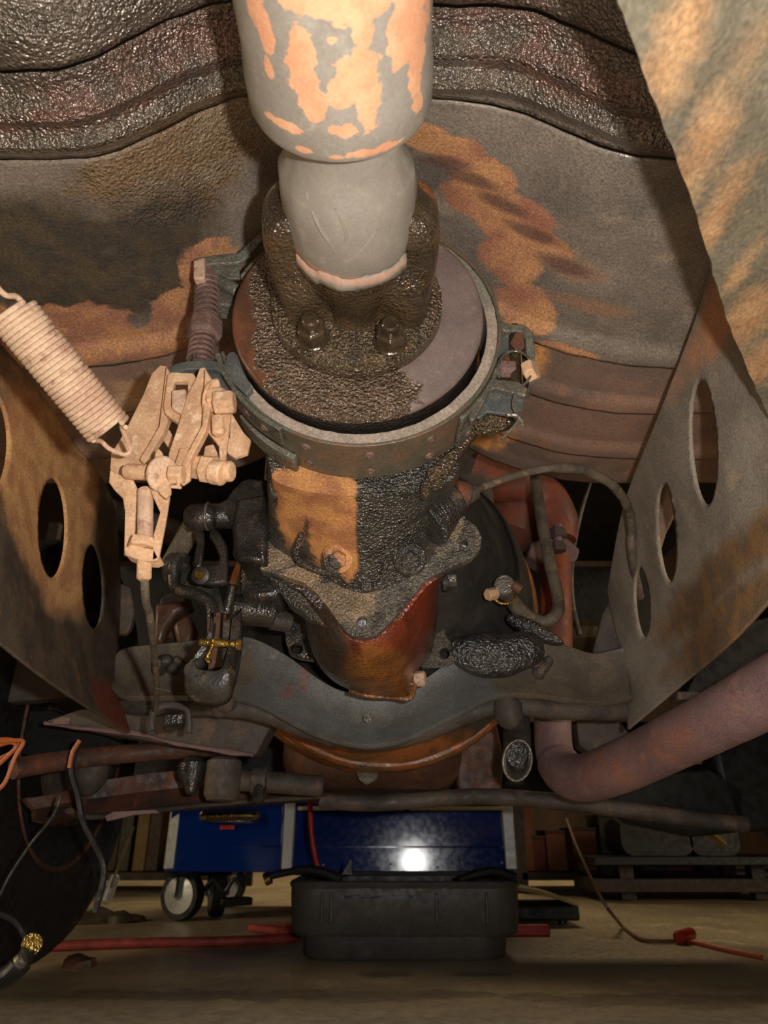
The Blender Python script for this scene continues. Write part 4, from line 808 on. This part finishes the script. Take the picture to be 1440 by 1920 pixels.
make('rusty_tab', MB().prism(PX([(196, 1530), (212, 1522), (292, 1518), (300, 1524), (252, 1528), (200, 1540)], 1.05), (0, .01, 0)), M['exhaust'], ca, bev=.001)
ts = thing('steering_link', 'dark grey centre link with clamp and round socket, below the sump', 'rod', V(420, 1480, 1.0))
make('socket', MB().lathe([(0, .018), (.004, .023), (.045, .023), (.052, .018)], V(422, 1422, .99), (0, -.05, -1), 24), M['dark'], ts)
make('link_rod', MB().tube(PX([(440, 1462, 1.0), (500, 1466, 1.02), (600, 1474, 1.05)], None, 4), .014, 14), M['dark'], ts)
make('clamp', MB().lathe([(-.010, .0175), (-.009, .0185), (.009, .0185), (.010, .0175)], V(487, 1464, 1.01), (1, 0, 0), 20), M['dark'], ts)
make('clamp_screw', MB().lathe([(0, .009), (.018, .009), (.021, .006)], V(487, 1474, 1.0), (0, -.3, -1), 8), M['wet_grease'], ts)
simple('cross_rod', MB().tube(PX([(600, 1500, 1.2), (700, 1506, 1.2), (840, 1496, 1.2), (920, 1494, 1.2), (1010, 1500, 1.2), (1120, 1512, 1.2), (1260, 1530, 1.2), (1400, 1546, 1.2)], None, 5), .0125, 14), M['dark'], 'long grey steering rod crossing low behind the sump to the right', 'rod')
sp_ = thing('skid_plate', 'dark sheet plate with a thin rusty edge below the left rail', 'plate', V(300, 1410, .96))
make('sheet', MB().prism(PX([(86, 1352), (150, 1330), (250, 1330), (520, 1340), (506, 1366), (480, 1416), (440, 1410), (380, 1404), (300, 1392), (200, 1376)], .97), (0, .05, 0)), M['dark'], sp_, bev=.002)
make('rusty_edge', MB().tube(PX([(84, 1356), (140, 1364), (200, 1370), (260, 1376), (320, 1392), (380, 1402), (440, 1412), (476, 1416)], .965, 4), .0042, 8, flat=.7), M['exhaust'], sp_, disp=lambda p, n: n*.002*noise.noise(p*40))
make('rust_flake', MB().prism(PX([(98, 1352), (118, 1344), (132, 1346), (128, 1358), (100, 1358)], .955), (0, .004, 0)), M['exhaust'], sp_)
simple('frame_shelf', MB().prism(PX([(-60, 1190), (0, 1214), (60, 1250), (110, 1284), (160, 1302), (120, 1308), (-60, 1322)], 1.02), (0, .03, 0)), M['dark'], 'broad dark panel edge below the left frame rail', 'body panel', bev=.003)
simple('frame_shelf', MB().prism(PX([(-60, 1330), (100, 1330), (240, 1400), (60, 1420), (-60, 1380)], 1.1), (0, .03, 0)), M['rubber'], 'black lower body panel at the left edge above the tyre', 'body panel', bev=.003)
simple('outer_sill', MB().prism(PX([(1340, 1190), (1420, 1160), (1560, 1130), (1560, 1290), (1400, 1300), (1280, 1312)], 1.05), (0, .04, 0)), M['black'], 'dark sill panel behind the right frame rail above the long pipe', 'body panel', bev=.003)
simple('tray_edge', MB().prism(PX([(1270, 1296), (1420, 1296), (1560, 1300), (1560, 1316), (1270, 1312)], 1.0), (0, .03, 0)), M['dark'], 'thin dark ledge behind the long exhaust pipe', 'body panel', bev=.002)
simple('mount_bracket', MB().prism(PX([(1080, 1350), (1160, 1346), (1190, 1390), (1120, 1420), (1086, 1400)], 1.12), (0, .03, 0)), M['dark'], 'dark angled bracket beside the bend of the exhaust pipe', 'bracket', bev=.003)
simple('mount_bracket', MB().prism(PX([(850, 1380), (930, 1350), (946, 1420), (940, 1490), (860, 1494)], 1.22), (0, .05, 0)), M['brown'], 'dark brown bracket between sump and draft tube', 'bracket', bev=.004)
for lbl, pts in (('black lower arm right of the exhaust bend', [(1110, 1500), (1230, 1440), (1330, 1430), (1400, 1470), (1400, 1560), (1300, 1570), (1180, 1545)]), ('black knuckle mass far right above the wheel', [(1330, 1380), (1420, 1340), (1500, 1340), (1500, 1560), (1380, 1560), (1350, 1480)]),
                 ('black knuckle mass far left above the wheel', [(-80, 1400), (20, 1400), (110, 1450), (130, 1500), (90, 1540), (-80, 1540)])):
    simple('lower_arm', MB().prism(PX(pts, 1.22), (0, .06, 0)), M['black'], lbl, 'suspension arm', bev=.012)
simple('brake_pipe', MB().tube(PX([(1108, 900, 1.2), (1090, 960, 1.2), (1076, 1030, 1.2), (1072, 1090, 1.2), (1076, 1140, 1.2), (1088, 1190, 1.2)], None, 5), .0034, 8), M['hose'], 'thin brownish pipe hanging right of the red exhaust elbow', 'pipe')
simple('oil_filter_can', MB().lathe([(0, .06), (.01, .075), (.03, .078), (.05, .06)], V(1090, 1235, 1.35), (0, .2, 1), 32), plain('dull_yellow_can', (72, 58, 30)), 'dull yellow can low in the dark right engine bay', 'can')
simple('inner_brace', MB().prism(PX([(1290, 720), (1330, 740), (1345, 800), (1300, 900), (1250, 1000), (1226, 1080), (1236, 960), (1270, 820)], .84), (0, .02, 0)), M['pan_f'], 'brown brace seen through the holes of the right frame rail', 'brace', bev=.003)
simple('wire_loom', MB().tube(PX([(150, 1388), (134, 1440), (146, 1490), (156, 1540), (176, 1580), (194, 1620), (192, 1660), (178, 1710)], .95, 6), .0038, 8), M['rubber'], 'black wire hanging down in front of the left tyre', 'wire')
simple('thin_wire', MB().tube(PX([(116, 1490), (100, 1530), (60, 1580), (20, 1640), (0, 1680)], .9, 6), .0018, 8), M['rubber'], 'thin dark wire slanting across the left tyre', 'wire')
simple('marker_wire', MB().tube(PX([(150, 1388), (136, 1410), (130, 1440)], .94, 5), .0026, 8), M['orangewire'], 'short orange wire end hooked over the left rod', 'wire')
for k, (pts, lb_) in enumerate((([(-10, 1392), (30, 1388), (44, 1392), (28, 1420), (10, 1466), (-10, 1486)], 'longest orange wire at the left edge, curling down'), ([(-10, 1400), (20, 1392), (30, 1400), (12, 1420), (-10, 1440)], 'shortest orange wire inside the bundle at the left edge'), ([(-10, 1388), (14, 1386), (34, 1392), (22, 1410), (0, 1422), (-10, 1430)], 'topmost orange wire of the bundle at the left edge'))):
    simple('orange_wire', MB().tube(PX(pts, .80+.01*k, 5), .0022, 7), M['orangewire'], lb_, 'wire', 'orange wires at the left edge')


# wheels
def tyre(cx, cy, cz_, R, w_, sgn, label, yaw=0):
    t = thing('tyre', label, 'tyre', (cx, cy, 0))
    axv = Vector((sgn*math.cos(yaw), sgn*math.sin(yaw), 0))
    o = Vector((cx, cy, cz_))
    make('rubber_casing', MB().lathe([(0, R*.62), (-.004, R*.70), (-.006, R*.86), (.006, R*.965), (.02, R), (w_-.02, R), (w_, R*.96), (w_, R*.6)], o, axv, 72), M['rubber'], t)
    make('wheel_disc', MB().lathe([(.02, .03), (.02, R*.4), (.0, R*.60), (-.004, R*.62), (.01, R*.63)], o, axv, 48), M['brown'], t)
    make('backing_plate', MB().lathe([(-.03, .02), (-.03, R*.36), (-.01, R*.42), (.01, R*.42)], o, axv, 40), M['dark'], t)
tyre(-.535, 1.30, .375, .345, .17, -1, 'black front tyre at the lower left corner')
tyre(.80, 1.34, .37, .36, .17, 1, 'black front tyre at the right edge')
jc = thing('ratchet_strap_end', 'small black cable clamp with metal eye at the lower left, before the tyre', 'clamp', V(30, 1830, .95))
make('strap', MB().tube(PX([(-20, 1706), (0, 1712), (30, 1726), (48, 1752), (56, 1770)], .92, 5), .0065, 10, flat=.6), M['rubber'], jc)
make('metal_eye', MB().lathe([(-.002, .007), (-.002, .011), (.002, .011), (.002, .007)], V(60, 1770, .915), (.2, -1, 0), 20), M['brass'], jc)
make('buckle', MB().tube(PX([(56, 1778), (44, 1800), (20, 1826), (-10, 1840)], .915, 4), [.012]*5+[.016]*8, 12, flat=.7), M['black'], jc)
make('buckle_lug', MB().cyl(V(30, 1808, .90), V(46, 1796, .90), .008, 14, .3), M['steel'], jc)

# ---------------------------------------------------------------- the blue tool chest
YC = 2.2; tilt = Matrix.Rotation(math.radians(0), 3, 'X')
tc = thing('tool_chest', 'glossy blue rolling tool chest with pale corner strips and chrome grip', 'tool chest', (V(640, 1635, YC).x, YC+.25, 0))
xl, xr = V(308, 1600, YC).x, V(966, 1600, YC).x; zb = V(640, 1636, YC).z; zt = .86
make('body', MB().box(((xl+xr)/2, YC+.26, (zb+zt)/2), (xr-xl, .50, zt-zb)), M['blue'], tc, bev=.006)
xm1, xm2 = V(530, 1600, YC).x, V(548, 1600, YC).x
XF['tool_chest'] = lambda q: q + Vector((0, (q.z-zb)*.038 - (q.x-.0)*.026, 0)) if q.z > zb-.003 else q
def front(x0, x1, z0, z1, d=.018, m=None, name='drawer_front', bev=.003): # slightly tipped forward at the foot
    p = [Vector((x0, YC+.012, z0)), Vector((x1, YC+.012, z0)), Vector((x1, YC+.012, z1)), Vector((x0, YC+.012, z1))]
    return make(name, MB().prism(p, (0, -d, 0)), m or M['blue'], tc, bev=bev)
zl = V(640, 1588, YC).z; zs = V(640, 1517, YC).z
tb_ = MB().prism([Vector((xm2+.006, YC+.012, zb+.002)), Vector((xr-.036, YC+.012, zb+.002)), Vector((xr-.036, YC+.012, zl-.002)), Vector((xm2+.006, YC+.012, zl-.002))], (0, -.018, 0))
n_ = len(tb_.v)
make('kick_panel', tb_, M['blue'], tc, bev=.003)
front(xl+.034, xm1-.006, zb+.002, zl-.002, name='kick_panel')
front(xm2+.006, xr-.036, zl+.002, zs-.008); front(xl+.034, xm1-.006, zl+.002, .33, name='door')
front(xm2+.006, xr-.036, zs+.012, zs+.12); front(xm2+.006, xr-.036, zs+.14, zs+.30); front(xl+.034, xm1-.006, .34, .80, name='door')
for x0, x1 in ((V(558, 1517, YC).x, V(690, 1517, YC).x), (V(700, 1517, YC).x, V(756, 1517, YC).x), (V(768, 1517, YC).x, V(944, 1517, YC).x)):
    make('drawer_pull', MB().box(((x0+x1)/2, YC-.008, zs+.002), (x1-x0, .012, .011)), M['pullstrip'], tc, bev=.002)
for x0, x1 in ((xl, xl+.030), (xm1-.002, xm2+.002), (xr-.032, xr)):
    make('corner_strip', MB().box(((x0+x1)/2, YC+.0, (zb+.006+zt)/2), (x1-x0, .022, zt-zb-.01)), M['alu'], tc, bev=.003)
h0, h1 = V(372, 1530, YC-.02), V(486, 1528, YC-.02)
gr = make('grip', MB().cyl(h0, h1, .016, 20, .5), M['chrome'], tc)
for k in range(16):
    c = h0.lerp(h1, .14+.76*k/16); make('grip_ridge', MB().lathe([(0, .014), (.0008, .0172), (.003, .0172), (.0038, .014)], c, h1-h0, 20), M['chrome'], gr)
make('red_badge', MB().box(V(424, 1551, YC-.009), (.042, .004, .012)), M['redrubber'], tc, bev=.001)
for k in range(6):
    x, y = ((606, 1624), (692, 1616), (732, 1622), (820, 1628), (866, 1620), (940, 1619))[k]
    make('screw_head', MB().lathe([(0, .004), (.002, .0035), (.0025, .001)], V(x, y-2, YC-.004), (0, -1, 0), 10), M['steel'], tc)
def caster(cx, cy, yaw, r=.062):
    o = Vector((cx, cy, r+.001)); d = Vector((math.cos(yaw), math.sin(yaw), 0))
    w_ = make('caster_wheel', MB().lathe([(-.018, r*.80), (-.018, r*.96), (-.012, r), (.012, r), (.018, r*.96), (.018, r*.80)], o, d, 40), M['rubber'], tc)
    make('wheel_cover', MB().lathe([(-.0175, r*.80), (-.020, r*.5), (-.023, r*.20), (-.030, r*.16), (-.031, .003)], o, d, 36), M['alu'], w_)
    for s in (-1, 1):
        c = o+d*.024*s
        make('caster_fork', MB().prism([c+Vector((0, -.02, -.004)), c+Vector((0, .02, -.004)), c+Vector((0, .03, zb-r-.004)), c+Vector((0, -.03, zb-r-.004))], d*.003*s), M['black'], tc, bev=.0008)
    make('caster_plate', MB().box((cx, cy, zb-.006), (.09, .09, .008)), M['black'], tc, bev=.001)
    make('axle_nut', MB().cyl(o-d*.034, o+d*.034, .008, 12), M['steel'], tc)
caster(V(334, 1690, YC-.02).x, YC+.02, math.radians(68)); caster(V(398, 1700, YC+.05).x, YC+.10, math.radians(20)); caster(xr-.08, YC+.08, 1.2); caster(xr-.1, YC+.42, .2); caster(xl+.1, YC+.42, 1.4)
make('brake_pedal', MB().box(V(440, 1690, YC+.05), (.09, .05, .02), Matrix.Rotation(.5, 3, 'Z')), M['black'], tc, bev=.004)
make('tow_chain', MB().tube(PX([(360, 1640), (380, 1668), (400, 1650), (420, 1672), (440, 1648), (456, 1668)], YC+.02, 5), .006, 8), M['black'], tc)

# drain pan with rolled rim
YD = 1.60
dp = thing('drain_pan', 'black plastic oil drain pan standing on the floor before the blue chest', 'drain pan', (V(758, 1700, YD).x, YD, 0))
cxp = V(758, 1700, YD).x; zpt = V(758, 1658, YD-.05).z
def rr_ring(hw, hd, z, r=.05, cy=YD+.12, n=8):
    out = []
    for sx, sy, a0 in ((1, 1, 0), (-1, 1, 90), (-1, -1, 180), (1, -1, 270)):
        for k in range(n+1):
            a = math.radians(a0+90*k/n); out.append(Vector((cxp+sx*(hw-r)+r*math.cos(a), cy+sy*(hd-r)+r*math.sin(a), z)))
    return out
make('tub', MB().loft([rr_ring(.192, .16, .002), rr_ring(.196, .164, .008), rr_ring(.198, .168, .040), rr_ring(.214, .186, .042), rr_ring(.218, .19, .048), rr_ring(.222, .194, zpt-.02), rr_ring(.222, .194, zpt), rr_ring(.214, .186, zpt), rr_ring(.206, .178, .06)]), M['drainpan'], dp, sharp=35)
rim = rr_ring(.219, .191, zpt); 
make('rim', MB().tube(rim+[rim[0]], .007, 8), M['drainpan'], dp)
for x in (604, 622, 818, 912):
    c = V(x, 1700, YD-.068); make('wall_rib', MB().box((c.x, YD-.072, (zpt+.05)/2), (.006, .010, zpt-.075)), M['drainpan'], dp, bev=.002)
make('rim_slot', MB().box((cxp-.05, YD-.077, zpt-.020), (.13, .006, .004)), M['black'], dp)
make('dent_flange', MB().tube(PX([(505, 1643, YD-.04), (560, 1632, YD-.05), (600, 1634, YD-.06), (640, 1650, YD-.07)], None, 5), [.007]*5+[.009]*11, 10), M['rubber'], dp)
make('dent_flange', MB().tube(PX([(860, 1650, YD-.07), (890, 1640, YD-.06), (930, 1634, YD-.05), (966, 1646, YD-.04)], None, 5), [.007]*5+[.009]*11, 10), M['rubber'], dp)
make('spout_cap', MB().cyl(V(496, 1650, YD-.04), V(508, 1644, YD-.04), .012, 16), M['chrome'], dp)
make('rim_tab', MB().prism(PX([(640, 1640), (654, 1618), (658, 1610), (660, 1640)], YD-.05), (0, .004, 0)), M['drainpan'], dp)

# hoses, bars and clutter on the floor
def onfloor(px, py):
    d = FW + UP*((960-py)/F) + Vector(((px-720)/F, 0, 0)); return CAM + d*(-CAM.z/d.z)
def FL(pts, r, n=6): return smooth_pts([onfloor(a, b)+Vector((0, 0, r)) for a, b in pts], n)
simple('air_hose', MB().tube(PX([(578, 1470), (581, 1510), (584, 1560), (590, 1600), (597, 1630)], 1.72, 5), .0062, 10), M['redrubber'], 'bright red hose hanging in front of the blue chest', 'hose')
simple('floor_hose', MB().tube(FL([(60, 1786), (160, 1782), (280, 1778), (400, 1776), (500, 1772), (548, 1768), (556, 1762), (540, 1756), (500, 1752), (470, 1748)], .010), .0095, 10), M['redfloor'], 'dull red hose lying doubled across the floor on the left', 'hose')
simple('floor_hose', MB().tube(FL([(470, 1746), (520, 1742), (590, 1740), (700, 1740)], .006), .006, 8), M['redfloor'], 'thin dark red hose running behind the drain pan', 'hose')
pb = onfloor(1030, 1754); pa = onfloor(930, 1754)
simple('red_bar', MB().box((pa+pb)/2+Vector((0, .0, .011)), ((pb-pa).length, .03, .022)), M['redrubber'], 'short flat red bar on the floor right of the drain pan', 'bar', bev=.003)
cr = thing('creeper_board', 'low dark board with curved beige top, right of the drain pan', 'board', onfloor(1000, 1735))
q = onfloor(1090, 1738); q0 = onfloor(930, 1738)
make('base', MB().box(((q.x+q0.x)/2, q.y+.1, .030), (q.x-q0.x, .2, .034)), M['rubber'], cr, bev=.006)
make('caster_foot', MB().cyl((q.x-.04, q.y+.03, 0.002), (q.x-.04, q.y+.03, .014), .012), M['black'], cr); make('caster_foot', MB().cyl((q0.x+.04, q.y+.03, 0.002), (q0.x+.04, q.y+.03, .014), .012), M['black'], cr)
mb = MB(); mb.loft([[Vector((q0.x+(q.x-q0.x)*t, q.y+dy, .047+.045*(1-t**2.2)*math.sin(PI*(.5-.35*abs(dy-.1)*5)))) for t in [k/14 for k in range(15)]] for dy in (.01, .04, .10, .16, .19)], False)
make('padded_top', mb, plain('faded_olive_padding', (150, 132, 84)), cr, solid=.008)
cd_ = thing('extension_cord', 'thin brown cord hanging down and trailing to a red plug on the right floor', 'cord', onfloor(1280, 1770))
make('cord', MB().tube([V(1062, 1536, 2.2), V(1078, 1580, 2.1), V(1098, 1625, 2.0), V(1120, 1672, 1.95), V(1140, 1705, 1.9)] + FL([(1166, 1740), (1200, 1765), (1240, 1770), (1282, 1768)], .005, 5), .0042, 8), plain('brown_cord', (120, 84, 44)), cd_)
make('cord', MB().tube(FL([(1286, 1768), (1320, 1776), (1370, 1788), (1430, 1800)], .005, 5), .0042, 8), plain('orange_red_cord', (196, 84, 50)), cd_)
make('plug', MB().cyl(onfloor(1274, 1772)+Vector((0, 0, .014)), onfloor(1298, 1764)+Vector((0, 0, .014)), .013, 14, .3), M['redrubber'], cd_)
simple('dirt_clod', MB().lathe([(0, .03), (.01, .026), (.02, .012), (.022, .002)], onfloor(148, 1812), (0, 0, 1), 12), M['brown'], 'small brown clod of dirt on the floor in front of the red hose', 'dirt', disp=lambda p, n: n*.012*noise.noise(p*40))
for k, (x, y, s, lb_) in enumerate(((170, 1728, .05, 'dark rag heap beside the silver rod'), (232, 1728, .035, 'smaller flat rag left of the caster'))):
    simple('rag', MB().lathe([(0, s*1.6), (.012, s*1.4), (.022, s*.7), (.026, s*.2)], onfloor(x, y), (0, 0, 1), 20), plain('dark_rag_%s' % 'ab'[k], (78, 62, 40)), lb_, 'rag', disp=lambda p, n: n*.018*noise.noise(p*25))
jh = thing('jack_handle', 'slim silver rod leaning at the left behind the tyre', 'rod', onfloor(198, 1700))
make('rod', MB().cyl(onfloor(197, 1698)+Vector((0, 0, .02)), V(250, 1552, 2.3), .0045, 10), M['steel'], jh)
make('handle_socket', MB().cyl(onfloor(196, 1702)+Vector((0, 0, .012)), onfloor(200, 1700)+Vector((.015, 0, .09)), .016, 14, .3), M['alu'], jh)

# ---------------------------------------------------------------- shelves far behind
def shelf(x0, x1, y, levels, label, h, m):
    t = thing('storage_shelf', label, 'shelf', ((x0+x1)/2, y, 0))
    for x in (x0, (x0+x1)/2, x1):
        make('post', MB().box((x, y-.2, h/2), (.05, .04, h)), m, t); make('post', MB().box((x, y+.2, h/2), (.05, .04, h)), m, t)
    for z in levels: make('shelf_board', MB().box(((x0+x1)/2, y, z), (x1-x0, .44, .03)), m, t, bev=.003)
shelf(.55, 3.1, 3.4, (.06, .46, .86, 1.3), 'dark storage shelf with orange and yellow boxes, far right', 1.6, M['shelf'])
shelf(-2.6, -.62, 3.4, (.06, .46, .86, 1.3), 'dark storage shelf with stacked bins, far left', 1.6, M['shelf'])
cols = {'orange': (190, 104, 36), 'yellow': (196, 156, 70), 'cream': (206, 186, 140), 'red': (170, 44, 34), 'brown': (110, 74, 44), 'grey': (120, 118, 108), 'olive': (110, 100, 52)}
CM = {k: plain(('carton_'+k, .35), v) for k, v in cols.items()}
def stock(items, z, y=3.22):
    for px, w_, h, c, lb_ in items:
        x = V(px, 1600, y).x; d = .2
        t = thing('storage_box', lb_, 'box', (x, y+d/2, z))
        make('carton', MB().box((x, y+d/2, z+h/2), (w_, d, h)), CM[c], t, bev=.003)
        make('lid', MB().box((x, y+d/2, z+h+.006), (w_+.006, d+.006, .012)), CM['brown'] if c != 'brown' else CM['cream'], t, bev=.002)
stock(((988, .06, .30, 'orange', 'tall orange box on the right shelf, next to the blue chest'), (1012, .05, .12, 'red', 'small red box low between two orange boxes'),
       (1044, .08, .14, 'orange', 'squat orange box left of the hanging cord'), (1098, .10, .15, 'orange', 'orange box behind the hanging cord, wider than its neighbours'), (1140, .05, .2, 'grey', 'narrow grey box right of the cord'),
       (1168, .06, .10, 'cream', 'short cream box leaning low on the right shelf'), (1226, .10, .13, 'grey', 'pale grey wide box under the black bench'), (1270, .10, .16, 'orange', 'orange box under the black bench'), (1340, .12, .12, 'brown', 'brown box low at the far right end')), .076)
stock(((1010, .14, .08, 'brown', 'flat brown box on the upper board next to the chest'), (1090, .10, .12, 'olive', 'olive box on the upper board left of the white carton'), (1190, .16, .07, 'cream', 'long cream carton on the upper board'), (1280, .16, .10, 'orange', 'orange box on the upper board far right'), (1350, .10, .09, 'yellow', 'yellow box on the upper board near the right tyre')), .476)
stock(((206, .06, .3, 'brown', 'brown upright box behind the silver rod'), (232, .05, .26, 'olive', 'olive stacked box right of the silver rod'), (262, .05, .3, 'yellow', 'dull yellow upright box left of the blue chest'), (286, .05, .34, 'brown', 'dark brown box tight against the blue chest'), (120, .1, .2, 'olive', 'olive box hidden mostly by the left tyre')), .076)
stock(((240, .08, .16, 'brown', 'brown box on the upper left board'), (280, .06, .14, 'red', 'red box on the upper left board')), .476)
bn = thing('workbench_vise', 'black bulky machine on a dark bench, right background', 'machine', V(1260, 1640, 3.0))
bz = V(1260, 1612, 2.9).z
make('bench_top', MB().box((V(1280, 1612, 2.9).x, 2.95, bz), (.72, .35, .03)), M['black'], bn, bev=.004)
make('machine_body', MB().loft([box_ring(V(1225, 1590, 2.9).x, 2.85, .26, bz+.14, bz+.015, .04), box_ring(V(1225, 1590, 2.9).x, 3.05, .26, bz+.14, bz+.015, .04)]), M['black'], bn)
make('machine_head', MB().loft([box_ring(V(1330, 1580, 2.9).x, 2.85, .18, bz+.22, bz+.015, .04), box_ring(V(1330, 1580, 2.9).x, 3.05, .18, bz+.22, bz+.015, .04)]), M['black'], bn)
for x in (V(1160, 1612, 2.9).x, V(1400, 1612, 2.9).x):
    make('bench_leg', MB().box((x, 2.85, bz/2), (.05, .05, bz-.01)), M['shelf'], bn); make('bench_leg', MB().box((x, 3.08, bz/2), (.05, .05, bz-.01)), M['shelf'], bn)
make('lower_rail', MB().box((V(1280, 1612, 2.9).x, 2.95, .05), (.72, .3, .04)), M['shelf'], bn)
gl = thing('yellow_glove', 'pair of pale yellow work gloves hanging by the right shelf', 'gloves', V(1262, 1490, 1.9))
make('glove', MB().tube(PX([(1236, 1440), (1246, 1462), (1252, 1480), (1276, 1486), (1286, 1482)], 1.9, 5), [.014]*6+[.02]*10+[.012]*5, 12, flat=.5), CM['cream'], gl)
make('glove', MB().tube(PX([(1300, 1536), (1320, 1556), (1340, 1570), (1356, 1584)], 1.9, 5), [.026]*6+[.018]*10, 12, flat=.5), CM['yellow'], gl)

tag(make('dark_gap_box', MB().box((0, 1.82, .385), (1.36, .08, .165)), M['black'], bev=.02), 'black box added to darken the gap behind the sump', 'backing')  # black box added to stand for the darkness and hide the background
